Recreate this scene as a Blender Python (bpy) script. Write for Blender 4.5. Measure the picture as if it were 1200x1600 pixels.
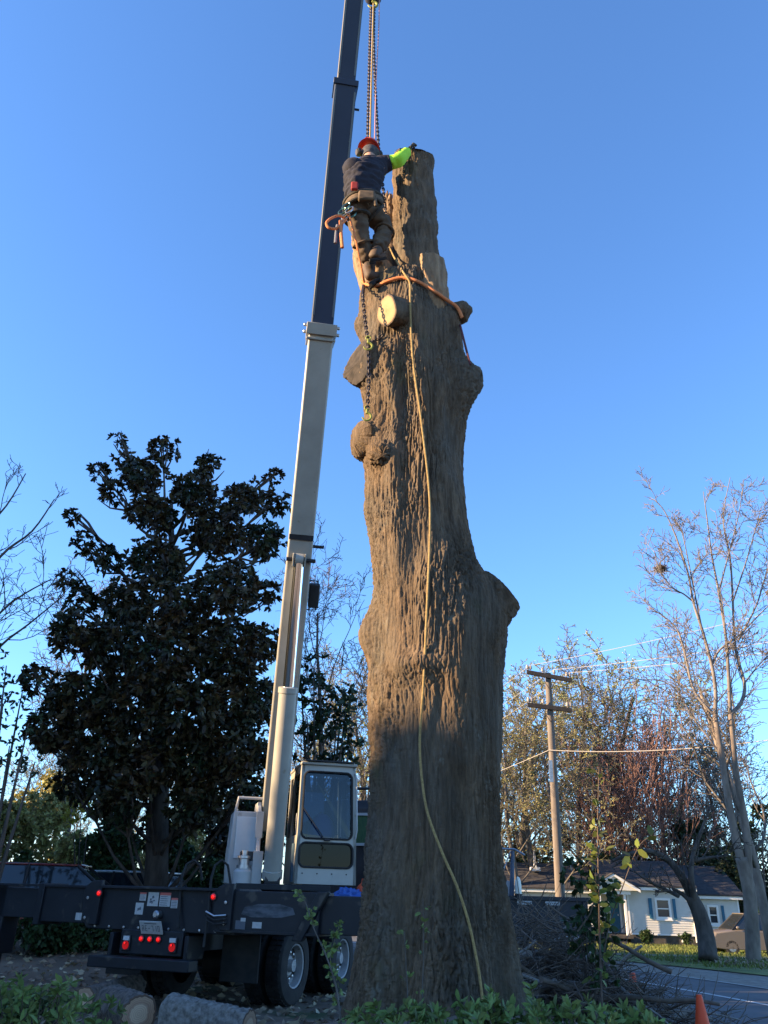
import bpy, bmesh, math, random
import numpy as np
from mathutils import Vector, Matrix, Quaternion
from mathutils.bvhtree import BVHTree

for _o in list(bpy.data.objects):
    bpy.data.objects.remove(_o, do_unlink=True)
SC = bpy.context.scene
COL = SC.collection
R = math.radians

# ------------------------------------------------------------------ camera
FPX, PITCH, ROLL, EYE = 1250.0, R(25.5), 0.028, 1.45
cam = bpy.data.cameras.new('camera')
cam_o = bpy.data.objects.new('camera', cam)
COL.objects.link(cam_o)
cam.sensor_fit = 'VERTICAL'
cam.sensor_height = 36.0
cam.lens = 36.0 * FPX / 1600.0
cam.clip_start, cam.clip_end = 0.05, 2000
cam_o.matrix_world = Matrix.Translation((0, 0, EYE)) @ Matrix.Rotation(math.pi / 2 + PITCH, 4, 'X') @ Matrix.Rotation(ROLL, 4, 'Z')
SC.camera = cam_o

# ------------------------------------------------------------------ sky, sun, exposure
SUN_AZ, SUN_EL = R(-98), R(19)          # azimuth from +Y, clockwise positive (negative = left)
world = bpy.data.worlds.new('World')
SC.world = world
world.use_nodes = True
nt = world.node_tree
sky = nt.nodes.new('ShaderNodeTexSky')
sky.sky_type = 'NISHITA'
sky.sun_disc = False
sky.sun_elevation = SUN_EL
sky.sun_rotation = SUN_AZ
sky.altitude = 0
sky.air_density = 1.0
sky.dust_density = 0.2
sky.ozone_density = 6.8
bg = nt.nodes['Background']
bg.inputs['Strength'].default_value = 0.112
nt.links.new(sky.outputs[0], bg.inputs[0])
sun = bpy.data.lights.new('sun', 'SUN')
sun.energy = 5.0
sun.angle = R(0.5)
sun.color = (1.0, 0.70, 0.40)
sun_o = bpy.data.objects.new('sun', sun)
COL.objects.link(sun_o)
_sd = Vector((math.sin(SUN_AZ) * math.cos(SUN_EL), math.cos(SUN_AZ) * math.cos(SUN_EL), math.sin(SUN_EL)))
sun_o.rotation_euler = (-_sd).to_track_quat('-Z', 'Y').to_euler()
sun_o.location = (-20, 5, 20)
SC.view_settings.view_transform = 'Standard'
SC.view_settings.look = 'None'
SC.view_settings.exposure = 1.9
SC.view_settings.gamma = 1.0
SC.view_settings.use_curve_mapping = False

# ------------------------------------------------------------------ pixel <-> place helpers (1200x1600 photo)
_cr, _sr = math.cos(ROLL), math.sin(ROLL)
_cp, _sp = math.cos(PITCH), math.sin(PITCH)
def ray(px, py):
    u = (px - 600) / FPX; v = -(py - 800) / FPX
    a = u * _cr - v * _sr; b = u * _sr + v * _cr
    return Vector((a, _cp - b * _sp, _sp + b * _cp))
def V(px, py, d):
    r = ray(px, py)
    return Vector((0, 0, EYE)) + r * (d / r.y)
def G(px, py, z=0.0):
    r = ray(px, py)
    return Vector((0, 0, EYE)) + r * ((z - EYE) / r.z)
def proj(P):
    x, y, z = P[0], P[1], P[2] - EYE
    zc = y * _cp + z * _sp; up = -y * _sp + z * _cp
    a, b = x / zc, up / zc
    return 600 + (a * _cr + b * _sr) * FPX, 800 - (-a * _sr + b * _cr) * FPX

# ------------------------------------------------------------------ materials
MATS = {}
def mat(name, c1, c2=None, scale=8.0, stretch=(1, 1, 1), rough=0.7, metal=0.0, bump=0.0, bscale=None, detail=6.0,
        island=0.0, spec=0.35, trans=0.0, emit=None, estr=0.0, lo=0.35, hi=0.65, wear=None, coat=0.0, alpha=None, bstretch=None):
    if name in MATS:
        return MATS[name]
    m = bpy.data.materials.new(name); m.use_nodes = True
    t = m.node_tree; N = t.nodes; L = t.links
    bs = N['Principled BSDF']
    bs.inputs['Roughness'].default_value = rough
    bs.inputs['Metallic'].default_value = metal
    bs.inputs['Specular IOR Level'].default_value = spec
    bs.inputs['Coat Weight'].default_value = coat
    col = None
    if c2 is not None or bump:
        tc = N.new('ShaderNodeTexCoord')
        mp = N.new('ShaderNodeMapping'); mp.inputs['Scale'].default_value = stretch
        L.new(tc.outputs['Object'], mp.inputs[0])
    if c2 is not None:
        no = N.new('ShaderNodeTexNoise'); no.inputs['Scale'].default_value = scale
        no.inputs['Detail'].default_value = detail; no.inputs['Roughness'].default_value = 0.6
        L.new(mp.outputs[0], no.inputs['Vector'])
        rp = N.new('ShaderNodeValToRGB')
        rp.color_ramp.elements[0].position = lo; rp.color_ramp.elements[1].position = hi
        rp.color_ramp.elements[0].color = (*c1, 1); rp.color_ramp.elements[1].color = (*c2, 1)
        L.new(no.outputs[0], rp.inputs[0]); col = rp.outputs[0]
    else:
        rgb = N.new('ShaderNodeRGB'); rgb.outputs[0].default_value = (*c1, 1); col = rgb.outputs[0]
    if wear is not None:                       # (colour, scale, threshold)
        w = N.new('ShaderNodeTexNoise'); w.inputs['Scale'].default_value = wear[1]; w.inputs['Detail'].default_value = 8
        tw = N.new('ShaderNodeTexCoord'); L.new(tw.outputs['Object'], w.inputs['Vector'])
        wr = N.new('ShaderNodeMapRange'); wr.inputs[1].default_value = wear[2]; wr.inputs[2].default_value = wear[2] + .08
        L.new(w.outputs[0], wr.inputs[0])
        mx = N.new('ShaderNodeMix'); mx.data_type = 'RGBA'
        L.new(wr.outputs[0], mx.inputs[0]); L.new(col, mx.inputs[6]); mx.inputs[7].default_value = (*wear[0], 1)
        col = mx.outputs[2]
    if island:
        ge = N.new('ShaderNodeNewGeometry')
        mr = N.new('ShaderNodeMapRange'); mr.inputs[3].default_value = 1 - island; mr.inputs[4].default_value = 1 + island
        L.new(ge.outputs['Random Per Island'], mr.inputs[0])
        hs = N.new('ShaderNodeHueSaturation')
        L.new(mr.outputs[0], hs.inputs['Value']); L.new(col, hs.inputs['Color'])
        mh = N.new('ShaderNodeMapRange'); mh.inputs[3].default_value = 0.5 - island * .06; mh.inputs[4].default_value = .5 + island * .06
        L.new(ge.outputs['Random Per Island'], mh.inputs[0]); L.new(mh.outputs[0], hs.inputs['Hue'])
        col = hs.outputs[0]
    L.new(col, bs.inputs['Base Color'])
    if bump:
        nb = N.new('ShaderNodeTexNoise'); nb.inputs['Scale'].default_value = bscale or scale * 3
        nb.inputs['Detail'].default_value = 5
        if bstretch:
            mp2 = N.new('ShaderNodeMapping'); mp2.inputs['Scale'].default_value = bstretch
            L.new(tc.outputs['Object'], mp2.inputs[0]); L.new(mp2.outputs[0], nb.inputs['Vector'])
        else:
            L.new(mp.outputs[0], nb.inputs['Vector'])
        bp = N.new('ShaderNodeBump'); bp.inputs['Strength'].default_value = min(1, bump * 10); bp.inputs['Distance'].default_value = bump
        L.new(nb.outputs[0], bp.inputs['Height']); L.new(bp.outputs[0], bs.inputs['Normal'])
    if emit:
        bs.inputs['Emission Color'].default_value = (*emit, 1); bs.inputs['Emission Strength'].default_value = estr
    if trans:
        tr = N.new('ShaderNodeBsdfTranslucent'); L.new(col, tr.inputs[0])
        ms = N.new('ShaderNodeMixShader'); ms.inputs[0].default_value = trans
        out = N['Material Output']
        L.new(bs.outputs[0], ms.inputs[1]); L.new(tr.outputs[0], ms.inputs[2]); L.new(ms.outputs[0], out.inputs[0])
    MATS[name] = m
    return m

def glass_mat(name, tint=(.02, .03, .04), mixv=.55):
    if name in MATS: return MATS[name]
    m = bpy.data.materials.new(name); m.use_nodes = True
    t = m.node_tree; N = t.nodes; L = t.links
    gl = N.new('ShaderNodeBsdfGlossy'); gl.inputs['Roughness'].default_value = .02; gl.inputs[0].default_value = (.9, .95, 1, 1)
    tp = N.new('ShaderNodeBsdfTransparent'); tp.inputs[0].default_value = (*tint, 1)
    fr = N.new('ShaderNodeLayerWeight'); fr.inputs[0].default_value = .5
    pw = N.new('ShaderNodeMath'); pw.operation = 'POWER'; pw.inputs[1].default_value = 4; L.new(fr.outputs['Facing'], pw.inputs[0])
    mr = N.new('ShaderNodeMapRange'); mr.inputs[3].default_value = mixv * .25; mr.inputs[4].default_value = .8
    L.new(pw.outputs[0], mr.inputs[0])
    ms = N.new('ShaderNodeMixShader'); L.new(mr.outputs[0], ms.inputs[0])
    L.new(tp.outputs[0], ms.inputs[1]); L.new(gl.outputs[0], ms.inputs[2])
    L.new(ms.outputs[0], N['Material Output'].inputs[0])
    MATS[name] = m
    return m

# ------------------------------------------------------------------ mesh building
class MB:
    def __init__(s):
        s.v = []; s.f = []
    def add(s, verts, faces):
        b = len(s.v)
        s.v.extend([tuple(q) for q in verts]); s.f.extend([tuple(i + b for i in q) for q in faces])
        return s
    def box(s, c, size, ax=None):
        """box centred at c, ax = 3 axis vectors"""
        c = Vector(c); X, Y, Z = ax or (Vector((1, 0, 0)), Vector((0, 1, 0)), Vector((0, 0, 1)))
        a, b, d = size[0] / 2, size[1] / 2, size[2] / 2
        vs = [c + X * (i * a) + Y * (j * b) + Z * (k * d) for k in (-1, 1) for j in (-1, 1) for i in (-1, 1)]
        return s.add(vs, [(0, 2, 3, 1), (4, 5, 7, 6), (0, 1, 5, 4), (2, 6, 7, 3), (0, 4, 6, 2), (1, 3, 7, 5)])
    def prism(s, pts, off):
        """polygon pts (3D, planar) extruded by vector off"""
        n = len(pts); off = Vector(off)
        vs = [Vector(q) for q in pts] + [Vector(q) + off for q in pts]
        fs = [tuple(range(n))[::-1], tuple(range(n, 2 * n))]
        fs += [(i, (i + 1) % n, n + (i + 1) % n, n + i) for i in range(n)]
        return s.add(vs, fs)
    def tube(s, path, rad, n=8, cap=True):
        P = np.array([tuple(q) for q in path], float); k = len(P)
        rad = np.full(k, rad, float) if np.isscalar(rad) else np.asarray(rad, float)
        T = np.gradient(P, axis=0)
        T /= np.linalg.norm(T, axis=1)[:, None] + 1e-12
        ref = np.array((0., 0., 1.)) if abs(T[0, 2]) < .85 else np.array((1., 0., 0.))
        a = np.cross(T[0], ref); a /= np.linalg.norm(a) + 1e-12
        an = np.arange(n) * 2 * math.pi / n
        ca, sa = np.cos(an)[:, None], np.sin(an)[:, None]
        vs = []
        for i in range(k):
            a = a - T[i] * a.dot(T[i]); a /= np.linalg.norm(a) + 1e-12
            b = np.cross(T[i], a)
            vs.append(P[i] + rad[i] * (ca * a + sa * b))
        base = len(s.v)
        s.v.extend(map(tuple, np.concatenate(vs)))
        for i in range(k - 1):
            o = base + i * n
            for j in range(n):
                s.f.append((o + j, o + (j + 1) % n, o + n + (j + 1) % n, o + n + j))
        if cap:
            s.f.append(tuple(base + j for j in range(n))[::-1])
            s.f.append(tuple(base + (k - 1) * n + j for j in range(n)))
        return s
    def lathe(s, c, axis, prof, n=24, ref=None, cap=True):
        """prof: list of (dist along axis, radius)"""
        c = Vector(c); A = Vector(axis).normalized()
        a = (Vector(ref) if ref else A.orthogonal()).normalized(); b = A.cross(a)
        vs = []
        for h, r in prof:
            for j in range(n):
                t = 2 * math.pi * j / n
                vs.append(c + A * h + (a * math.cos(t) + b * math.sin(t)) * r)
        fs = []
        for i in range(len(prof) - 1):
            for j in range(n):
                fs.append((i * n + j, i * n + (j + 1) % n, (i + 1) * n + (j + 1) % n, (i + 1) * n + j))
        k = (len(prof) - 1) * n
        if cap: fs.append(tuple(range(n))[::-1]); fs.append(tuple(range(k, k + n)))
        return s.add(vs, fs)
    def ball(s, c, r, n=10, m=7, sc=(1, 1, 1)):
        c = Vector(c)
        prof = []
        vs = [c + Vector((0, 0, -r * sc[2]))]
        for i in range(1, m):
            t = -math.pi / 2 + math.pi * i / m
            for j in range(n):
                q = 2 * math.pi * j / n
                vs.append(c + Vector((r * sc[0] * math.cos(t) * math.cos(q), r * sc[1] * math.cos(t) * math.sin(q), r * sc[2] * math.sin(t))))
        vs.append(c + Vector((0, 0, r * sc[2])))
        fs = [(0, 1 + (j + 1) % n, 1 + j) for j in range(n)]
        for i in range(m - 2):
            for j in range(n):
                fs.append((1 + i * n + j, 1 + i * n + (j + 1) % n, 1 + (i + 1) * n + (j + 1) % n, 1 + (i + 1) * n + j))
        l = len(vs) - 1; o = 1 + (m - 2) * n
        fs += [(o + j, o + (j + 1) % n, l) for j in range(n)]
        return s.add(vs, fs)

def link(name, me, m, parent=None, origin=None, smooth=30):
    """me in world coordinates -> object; origin: where the object's own origin goes"""
    if m is not None and not me.materials:
        me.materials.append(m)
    o = bpy.data.objects.new(name, me); COL.objects.link(o)
    if parent is not None:
        W = WM[parent.name]
        me.transform(W.inverted()); o.parent = parent
        WM[o.name] = W
    elif origin is not None:
        me.transform(Matrix.Translation(-Vector(origin))); o.location = origin
        WM[o.name] = Matrix.Translation(origin)
    else:
        WM[o.name] = Matrix.Identity(4)
    if smooth:
        for q in me.polygons: q.use_smooth = True
        me.set_sharp_from_angle(angle=R(smooth))
    return o
WM = {}
def obj(name, mb, m, parent=None, origin=None, smooth=30, bevel=0.0, fix=True):
    me = bpy.data.meshes.new(name)
    me.from_pydata([tuple(q) for q in mb.v], [], mb.f)
    if fix and len(mb.f) < 60000:
        bm = bmesh.new(); bm.from_mesh(me); bmesh.ops.recalc_face_normals(bm, faces=bm.faces); bm.to_mesh(me); bm.free()
    me.update()
    o = link(name, me, m, parent, origin, smooth)
    if bevel:
        b = o.modifiers.new('bevel', 'BEVEL'); b.width = bevel; b.segments = 2; b.limit_method = 'ANGLE'; b.angle_limit = R(40)
    return o
def fastmesh(name, verts, faces, m, parent=None, origin=None, smooth=False):
    """numpy verts (N,3), faces (M,k)"""
    me = bpy.data.meshes.new(name)
    verts = np.asarray(verts, np.float32); faces = np.asarray(faces, np.int32)
    k = faces.shape[1]
    me.vertices.add(len(verts)); me.vertices.foreach_set('co', verts.ravel())
    me.loops.add(faces.size); me.loops.foreach_set('vertex_index', faces.ravel())
    me.polygons.add(len(faces)); me.polygons.foreach_set('loop_start', np.arange(0, faces.size, k, dtype=np.int32))
    me.update(calc_edges=True); me.validate()
    o = link(name, me, m, parent, origin, smooth=0)
    if smooth:
        me.polygons.foreach_set('use_smooth', np.ones(len(faces), bool))
    return o
def thing(name, label, cat, loc, rotz=0.0, group=None):
    o = bpy.data.objects.new(name, None); COL.objects.link(o)
    o.location = loc; o.rotation_euler = (0, 0, rotz)
    o.empty_display_size = .3
    o['label'] = label; o['category'] = cat
    if group: o['group'] = group
    WM[o.name] = Matrix.Translation(Vector(loc)) @ Matrix.Rotation(rotz, 4, 'Z')
    return o
def tag(o, label, cat, group=None):
    o['label'] = label; o['category'] = cat
    if group: o['group'] = group
    return o
def kind(o, k):
    o['kind'] = k; return o
def copy_tree(o, loc, rotz, scale=1.0, label=None, parent=None):
    c = o.copy(); COL.objects.link(c); c.parent = parent
    if parent is None:
        c.location = loc; c.rotation_euler = (0, 0, rotz); c.scale = scale if hasattr(scale, '__len__') else (scale,) * 3
        if label: c['label'] = label
    for ch in list(o.children):
        copy_tree(ch, None, 0, parent=c)
    return c

# ------------------------------------------------------------------ numpy noise
_rs = np.random.RandomState(7)
_perm = _rs.permutation(256); _perm = np.concatenate([_perm, _perm, _perm])
_grad = _rs.normal(size=(256, 3)); _grad /= np.linalg.norm(_grad, axis=1)[:, None]
def noise3(p):
    p = np.asarray(p, float); i = np.floor(p).astype(int); f = p - i
    u = f * f * f * (f * (f * 6 - 15) + 10); i &= 255
    out = 0
    for dx in (0, 1):
        wx = u[..., 0] if dx else 1 - u[..., 0]
        for dy in (0, 1):
            wy = u[..., 1] if dy else 1 - u[..., 1]
            for dz in (0, 1):
                wz = u[..., 2] if dz else 1 - u[..., 2]
                h = _perm[_perm[_perm[(i[..., 0] + dx) & 255] + ((i[..., 1] + dy) & 255)] + ((i[..., 2] + dz) & 255)]
                g = _grad[h]
                out = out + wx * wy * wz * (g[..., 0] * (f[..., 0] - dx) + g[..., 1] * (f[..., 1] - dy) + g[..., 2] * (f[..., 2] - dz))
    return out
def sstep(a, b, x):
    t = np.clip((x - a) / (b - a), 0, 1); return t * t * (3 - 2 * t)

# ------------------------------------------------------------------ terrain
TREE_Y = 6.4
def gz(x, y):
    x = np.asarray(x, float); y = np.asarray(y, float)
    z = .62 * np.exp(-((x - .5) ** 2 + (y - 6.1) ** 2) / (2 * 1.9 ** 2)) + .30 * np.exp(-((x - 2.4) ** 2 / 8 + (y - 5.0) ** 2 / 3)) + .32 * np.exp(-((x + 1.9) ** 2 + (y - 4.6) ** 2) / 2.2)
    z = z - .9 * sstep(14, 54, y) + .46 * sstep(14.2, 18.2, y) * sstep(-2.4, -5.0, x)      # a low bank on the left
    return z
def gzf(x, y): return float(gz(x, y))
# ================================================================== ground, road, lawn
M_DIRT = mat('dirt', (.10, .072, .05), (.20, .15, .105), scale=1.1, rough=.95, bump=.03, bscale=14, detail=10, lo=.3, hi=.7, wear=((.05, .07, .025), .55, .60))
M_ASPH = mat('asphalt', (.075, .078, .084), (.10, .103, .108), scale=.9, rough=.85, bump=.004, bscale=120, wear=((.055, .057, .062), .35, .56))
M_LINE = mat('road_paint', (.55, .55, .53), (.3, .3, .3), scale=9, rough=.7, lo=.3, hi=.75)
M_GRAVEL = mat('gravel', (.13, .115, .095), (.24, .215, .18), scale=6, rough=.95, bump=.02, bscale=40)
M_GRASS = mat('grass', (.075, .105, .025), (.17, .19, .05), scale=.8, rough=.95, bump=.05, bscale=22, detail=10, wear=((.17, .14, .07), .5, .60))
M_GUTTER = mat('concrete', (.27, .26, .24), (.36, .35, .33), scale=3, rough=.9)

def axis_steps(lo, hi, a, b, fine):
    mid = list(np.arange(a, b + 1e-6, fine))
    left = []; s = fine; q = a
    while q > lo:
        s *= 1.35; q -= s; left.append(q)
    right = []; s = fine; q = b
    while q < hi:
        s *= 1.35; q += s; right.append(q)
    return np.array(left[::-1] + mid + right)
def sheet(name, xs, ys, zf, m, warp=None):
    X, Y = np.meshgrid(xs, ys)
    if warp: X, Y = warp(X, Y)
    Z = zf(X, Y)
    nx, ny = len(xs), len(ys)
    idx = np.arange(nx * ny).reshape(ny, nx)
    F = np.stack([idx[:-1, :-1], idx[:-1, 1:], idx[1:, 1:], idx[1:, :-1]], -1).reshape(-1, 4)
    return kind(fastmesh(name, np.stack([X, Y, Z], -1).reshape(-1, 3), F, m, smooth=True), 'structure')

RD = Vector((-.23, .973, 0)).normalized(); RN = Vector((RD.y, -RD.x, 0))
R0 = G(1130, 1537, -.05)                      # a point on the road's right-hand edge
def road_u(X, Y): return (X - R0.x) * RN.x + (Y - R0.y) * RN.y     # metres right of that edge
def ground_z(X, Y):
    u = road_u(X, Y)
    onroad = sstep(1.6, 2.6, np.abs(u + 3.2) - 1.6)
    n = noise3(np.stack([X * 1.3, Y * 1.3, X * 0], -1)) * .05 + noise3(np.stack([X * 4, Y * 4, X * 0 + 3], -1)) * .03
    return gz(X, Y) + n * onroad * sstep(70, 30, np.hypot(X, Y)) - .006 - .03 * (1 - onroad)
sheet('ground', axis_steps(-420, 420, -14, 17, .2), axis_steps(-80, 700, -1, 36, .2), ground_z, M_DIRT)
def strip(name, u0, u1, dz, m, s0=-16, s1=70, nu=6, step=1.0):
    return sheet(name, np.linspace(u0, u1, nu), np.arange(s0, s1, step), lambda X, Y: gz(X, Y) + dz, m,
                 warp=lambda U, S: (R0.x + RN.x * U + RD.x * S, R0.y + RN.y * U + RD.y * S))
strip('road', -6.4, 0, .002, M_ASPH, nu=14, step=.5)
strip('road_edge_line', -1.95, -1.83, .007, M_LINE, nu=2, step=.5)
strip('road_centre_line', -4.3, -4.19, .007, M_LINE, nu=2, step=.5)
strip('gutter', 0.0, .12, .012, M_GUTTER, nu=2, step=.5)
strip('gravel_shoulder', .12, 2.5, .008, M_GRAVEL, nu=6, step=.5)
strip('lawn', 2.5, 40, .03, M_GRASS, s0=-6, s1=60, nu=60, step=.7)
sheet('driveway', np.linspace(9.5, 44, 40), np.linspace(0, 1, 6), lambda X, Y: gz(X, Y) + .05, M_GRAVEL,
      warp=lambda X, S: (X, 34.5 + S * 2.2 + (X - 9.5) * -.02))

# ================================================================== the big trunk
def bark_material():
    m = bpy.data.materials.new('bark'); m.use_nodes = True
    t = m.node_tree; N = t.nodes; L = t.links; bs = N['Principled BSDF']
    bs.inputs['Roughness'].default_value = .92; bs.inputs['Specular IOR Level'].default_value = .15
    tc = N.new('ShaderNodeTexCoord')
    def noise(scale, st, det=7):
        mp = N.new('ShaderNodeMapping'); mp.inputs['Scale'].default_value = st
        L.new(tc.outputs['Object'], mp.inputs[0])
        n = N.new('ShaderNodeTexNoise'); n.inputs['Scale'].default_value = scale; n.inputs['Detail'].default_value = det
        n.inputs['Roughness'].default_value = .65
        L.new(mp.outputs[0], n.inputs['Vector']); return n.outputs[0]
    def ramp(src, lo, hi, a, b):
        r = N.new('ShaderNodeValToRGB'); r.color_ramp.elements[0].position = lo; r.color_ramp.elements[1].position = hi
        r.color_ramp.elements[0].color = (*a, 1); r.color_ramp.elements[1].color = (*b, 1)
        L.new(src, r.inputs[0]); return r.outputs[0]
    def mix(f, a, b, mode='MIX'):
        x = N.new('ShaderNodeMix'); x.data_type = 'RGBA'; x.blend_type = mode
        if isinstance(f, float): x.inputs[0].default_value = f
        else: L.new(f, x.inputs[0])
        L.new(a, x.inputs[6]); L.new(b, x.inputs[7]); return x.outputs[2]
    c = ramp(noise(24, (1, 1, .16)), .32, .68, (.056, .039, .025), (.185, .132, .084))
    g = ramp(noise(2.2, (1, 1, .5)), .42, .66, (0, 0, 0), (1, 1, 1))
    gy = ramp(noise(30, (1, 1, .2)), .3, .7, (.055, .047, .037), (.150, .128, .098))
    c = mix(g, c, gy)
    gm = ramp(noise(3.1, (1, 1, .6), 9), .60, .74, (0, 0, 0), (.5, .5, .5))     # a little moss and algae
    mo = N.new('ShaderNodeRGB'); mo.outputs[0].default_value = (.085, .085, .035, 1)
    c = mix(gm, c, mo.outputs[0])
    st = ramp(noise(1.5, (1, 1, .09), 8), .54, .66, (1, 1, 1), (.48, .45, .42))      # dark sap and water stains running down
    c = mix(1.0, c, st, 'MULTIPLY')
    li = ramp(noise(7, (1, 1, .7), 9), .62, .70, (0, 0, 0), (.55, .55, .55)); lc = N.new('ShaderNodeRGB'); lc.outputs[0].default_value = (.19, .185, .15, 1)   # pale lichen
    c = mix(li, c, lc.outputs[0])
    L.new(c, bs.inputs['Base Color'])
    bp = N.new('ShaderNodeBump'); bp.inputs['Strength'].default_value = .9; bp.inputs['Distance'].default_value = .012
    L.new(noise(95, (1, 1, .2)), bp.inputs['Height']); L.new(bp.outputs[0], bs.inputs['Normal'])
    MATS['bark'] = m
    return m
M_BARK = bark_material()

def ring_mat(name, stops, freq=60, amp=(.82, 1.08)):
    """sawn end grain: colour by distance from the pith (attribute ringr), with growth rings"""
    m = bpy.data.materials.new(name); m.use_nodes = True; t = m.node_tree; N = t.nodes; L = t.links; bs = N['Principled BSDF']; bs.inputs['Roughness'].default_value = .85
    at = N.new('ShaderNodeAttribute'); at.attribute_name = 'ringr'
    tc = N.new('ShaderNodeTexCoord'); nz = N.new('ShaderNodeTexNoise'); nz.inputs['Scale'].default_value = 9; L.new(tc.outputs['Object'], nz.inputs['Vector'])
    ad = N.new('ShaderNodeMath'); ad.operation = 'MULTIPLY_ADD'; ad.inputs[1].default_value = .10; L.new(nz.outputs[0], ad.inputs[0]); L.new(at.outputs['Fac'], ad.inputs[2])
    sb = N.new('ShaderNodeMath'); sb.operation = 'SUBTRACT'; sb.inputs[1].default_value = .05; L.new(ad.outputs[0], sb.inputs[0])
    wv = N.new('ShaderNodeMath'); wv.operation = 'MULTIPLY'; wv.inputs[1].default_value = freq; L.new(sb.outputs[0], wv.inputs[0])
    sn = N.new('ShaderNodeMath'); sn.operation = 'SINE'; L.new(wv.outputs[0], sn.inputs[0])
    r1 = N.new('ShaderNodeValToRGB'); L.new(sb.outputs[0], r1.inputs[0]); e = r1.color_ramp.elements
    e[0].position, e[1].position = stops[0][0], stops[-1][0]; e[0].color = (*stops[0][1], 1); e[1].color = (*stops[-1][1], 1)
    for p, c in stops[1:-1]:
        x = e.new(p); x.color = (*c, 1)
    mr = N.new('ShaderNodeMapRange'); mr.inputs[1].default_value = -1; mr.inputs[3].default_value = amp[0]; mr.inputs[4].default_value = amp[1]; L.new(sn.outputs[0], mr.inputs[0])
    mx = N.new('ShaderNodeMix'); mx.data_type = 'RGBA'; mx.blend_type = 'MULTIPLY'; mx.inputs[0].default_value = 1
    cb = N.new('ShaderNodeCombineColor'); [L.new(mr.outputs[0], cb.inputs[i]) for i in range(3)]
    L.new(r1.outputs[0], mx.inputs[6]); L.new(cb.outputs[0], mx.inputs[7]); L.new(mx.outputs[2], bs.inputs['Base Color'])
    MATS[name] = m; return m
M_CUT = ring_mat('cut_wood', ((0, (.26, .15, .065)), (.12, (.33, .215, .10)), (.6, (.37, .25, .125)), (.88, (.33, .21, .10)), (.93, (.10, .065, .04)), (1, (.06, .045, .03))), 70, (.86, 1.05))
M_CUT_OLD = mat('cut_wood_old', (.085, .065, .048), (.16, .125, .09), scale=18, rough=.9, bump=.006, bscale=70)
M_CUT_SHADE = mat('cut_wood_shaded', (.022, .019, .016), (.055, .045, .036), scale=16, rough=.95, bump=.012, bscale=40)  # upper-left stub's sawn face: its shade is put into the wood colour
M_TORN = mat('torn_wood', (.16, .105, .06), (.30, .205, .12), scale=20, stretch=(1, 1, .12), rough=.85, bump=.01, bscale=40)

OUT = [  # photo row, left edge, right edge of the trunk
 (445, 571, 684), (462, 567, 692), (480, 566, 700), (500, 567, 709), (530, 572, 714), (560, 574, 716), (600, 576, 722), (640, 578, 726),
 (680, 576, 725), (720, 573, 724), (760, 571, 725), (790, 571, 727), (830, 575, 731), (860, 579, 738), (885, 582, 747), (905, 584, 760),
 (930, 585, 775), (950, 584, 781), (975, 583, 783), (1000, 583, 783), (1050, 584, 782), (1100, 586, 784), (1150, 587, 784), (1200, 587, 783), (1250, 583, 783),
 (1300, 578, 784), (1350, 572, 786), (1400, 567, 790), (1450, 560, 793), (1500, 552, 798), (1550, 543, 804), (1600, 533, 813), (1660, 518, 826)]
_o = np.array(OUT, float)
def bark_disp(P, n_up, amp, seed=0.0):
    """P (.,3) positions; furrowed bark: plates between narrow furrows that run along the trunk"""
    q = P * np.array((1, 1, .115)) + seed
    w = np.stack([noise3(P * 2.1 + 5 + seed), noise3(P * 2.1 + 11 + seed), noise3(P * 1.5 + 17)], -1)
    q = q + w * .035
    n1 = noise3(q * 32.0); n2 = noise3(q * np.array((1, 1, 1.5)) * 62.0 + 9.1); n3 = noise3(P * np.array((1, 1, .6)) * 75 + 3)
    n4 = noise3(P * np.array((9, 9, 26)) + 31); cr_ = 1 - np.exp(-(n4 / .05) ** 2)
    plate = np.minimum(1, np.abs(n1) * 4.6) * (.46 + .16 * cr_) + np.minimum(1, np.abs(n2) * 3.6) * .26 + n3 * .20
    rough = .55 + 1.1 * sstep(-.25, .3, noise3(P * np.array((2.3, 2.3, 1.3)) + 60))
    return amp * (plate - .55) * rough
KNOBS = [(586, 582, 6.25, .13, .20, .09), (590, 697, 6.2, .12, .17, .08), (642, 500, 6.05, .14, .14, .06), (722, 596, 6.15, .12, .22, .09), (704, 500, 6.15, .11, .14, .07), (630, 640, 5.98, .04, .35, -.05), (662, 650, 5.97, .045, .35, .05), (605, 600, 6.0, .05, .2, .05), (712, 660, 6.05, .06, .3, -.05), (690, 680, 6.0, .05, .25, .045), (618, 760, 5.97, .05, .35, .045), (590, 860, 6.1, .08, .2, .04), (650, 880, 5.95, .05, .3, -.04),
  # px, py, depth, spread across, spread up, height (m)
 (573, 992, 6.42, .11, .13, .125), (596, 712, 6.02, .09, .10, .065), (572, 800, 6.4, .16, .14, .035), (563, 512, 6.35, .08, .11, .10),
 (736, 592, 6.2, .10, .16, .15), (703, 985, 6.0, .07, .17, .085), (690, 905, 6.0, .05, .16, .05), (655, 1040, 5.97, .14, .07, .075),
 (688, 605, 6.0, .045, .16, .07), (700, 520, 6.0, .05, .17, .05), (610, 560, 6.02, .07, .25, .045), (650, 560, 5.98, .05, .22, .05),
 (620, 870, 5.95, .06, .3, .03), (600, 640, 6.02, .05, .12, -.05), (604, 520, 6.02, .06, .08, -.06), (636, 930, 5.95, .05, .25, -.03),
 (755, 965, 6.3, .16, .22, .10), (665, 760, 6.0, .05, .4, .03), (615, 1010, 5.95, .09, .16, .035), (725, 1120, 6.02, .09, .5, .03), (640, 1420, 5.9, .07, .5, -.04), (700, 1450, 5.9, .09, .4, .03)]
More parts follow.
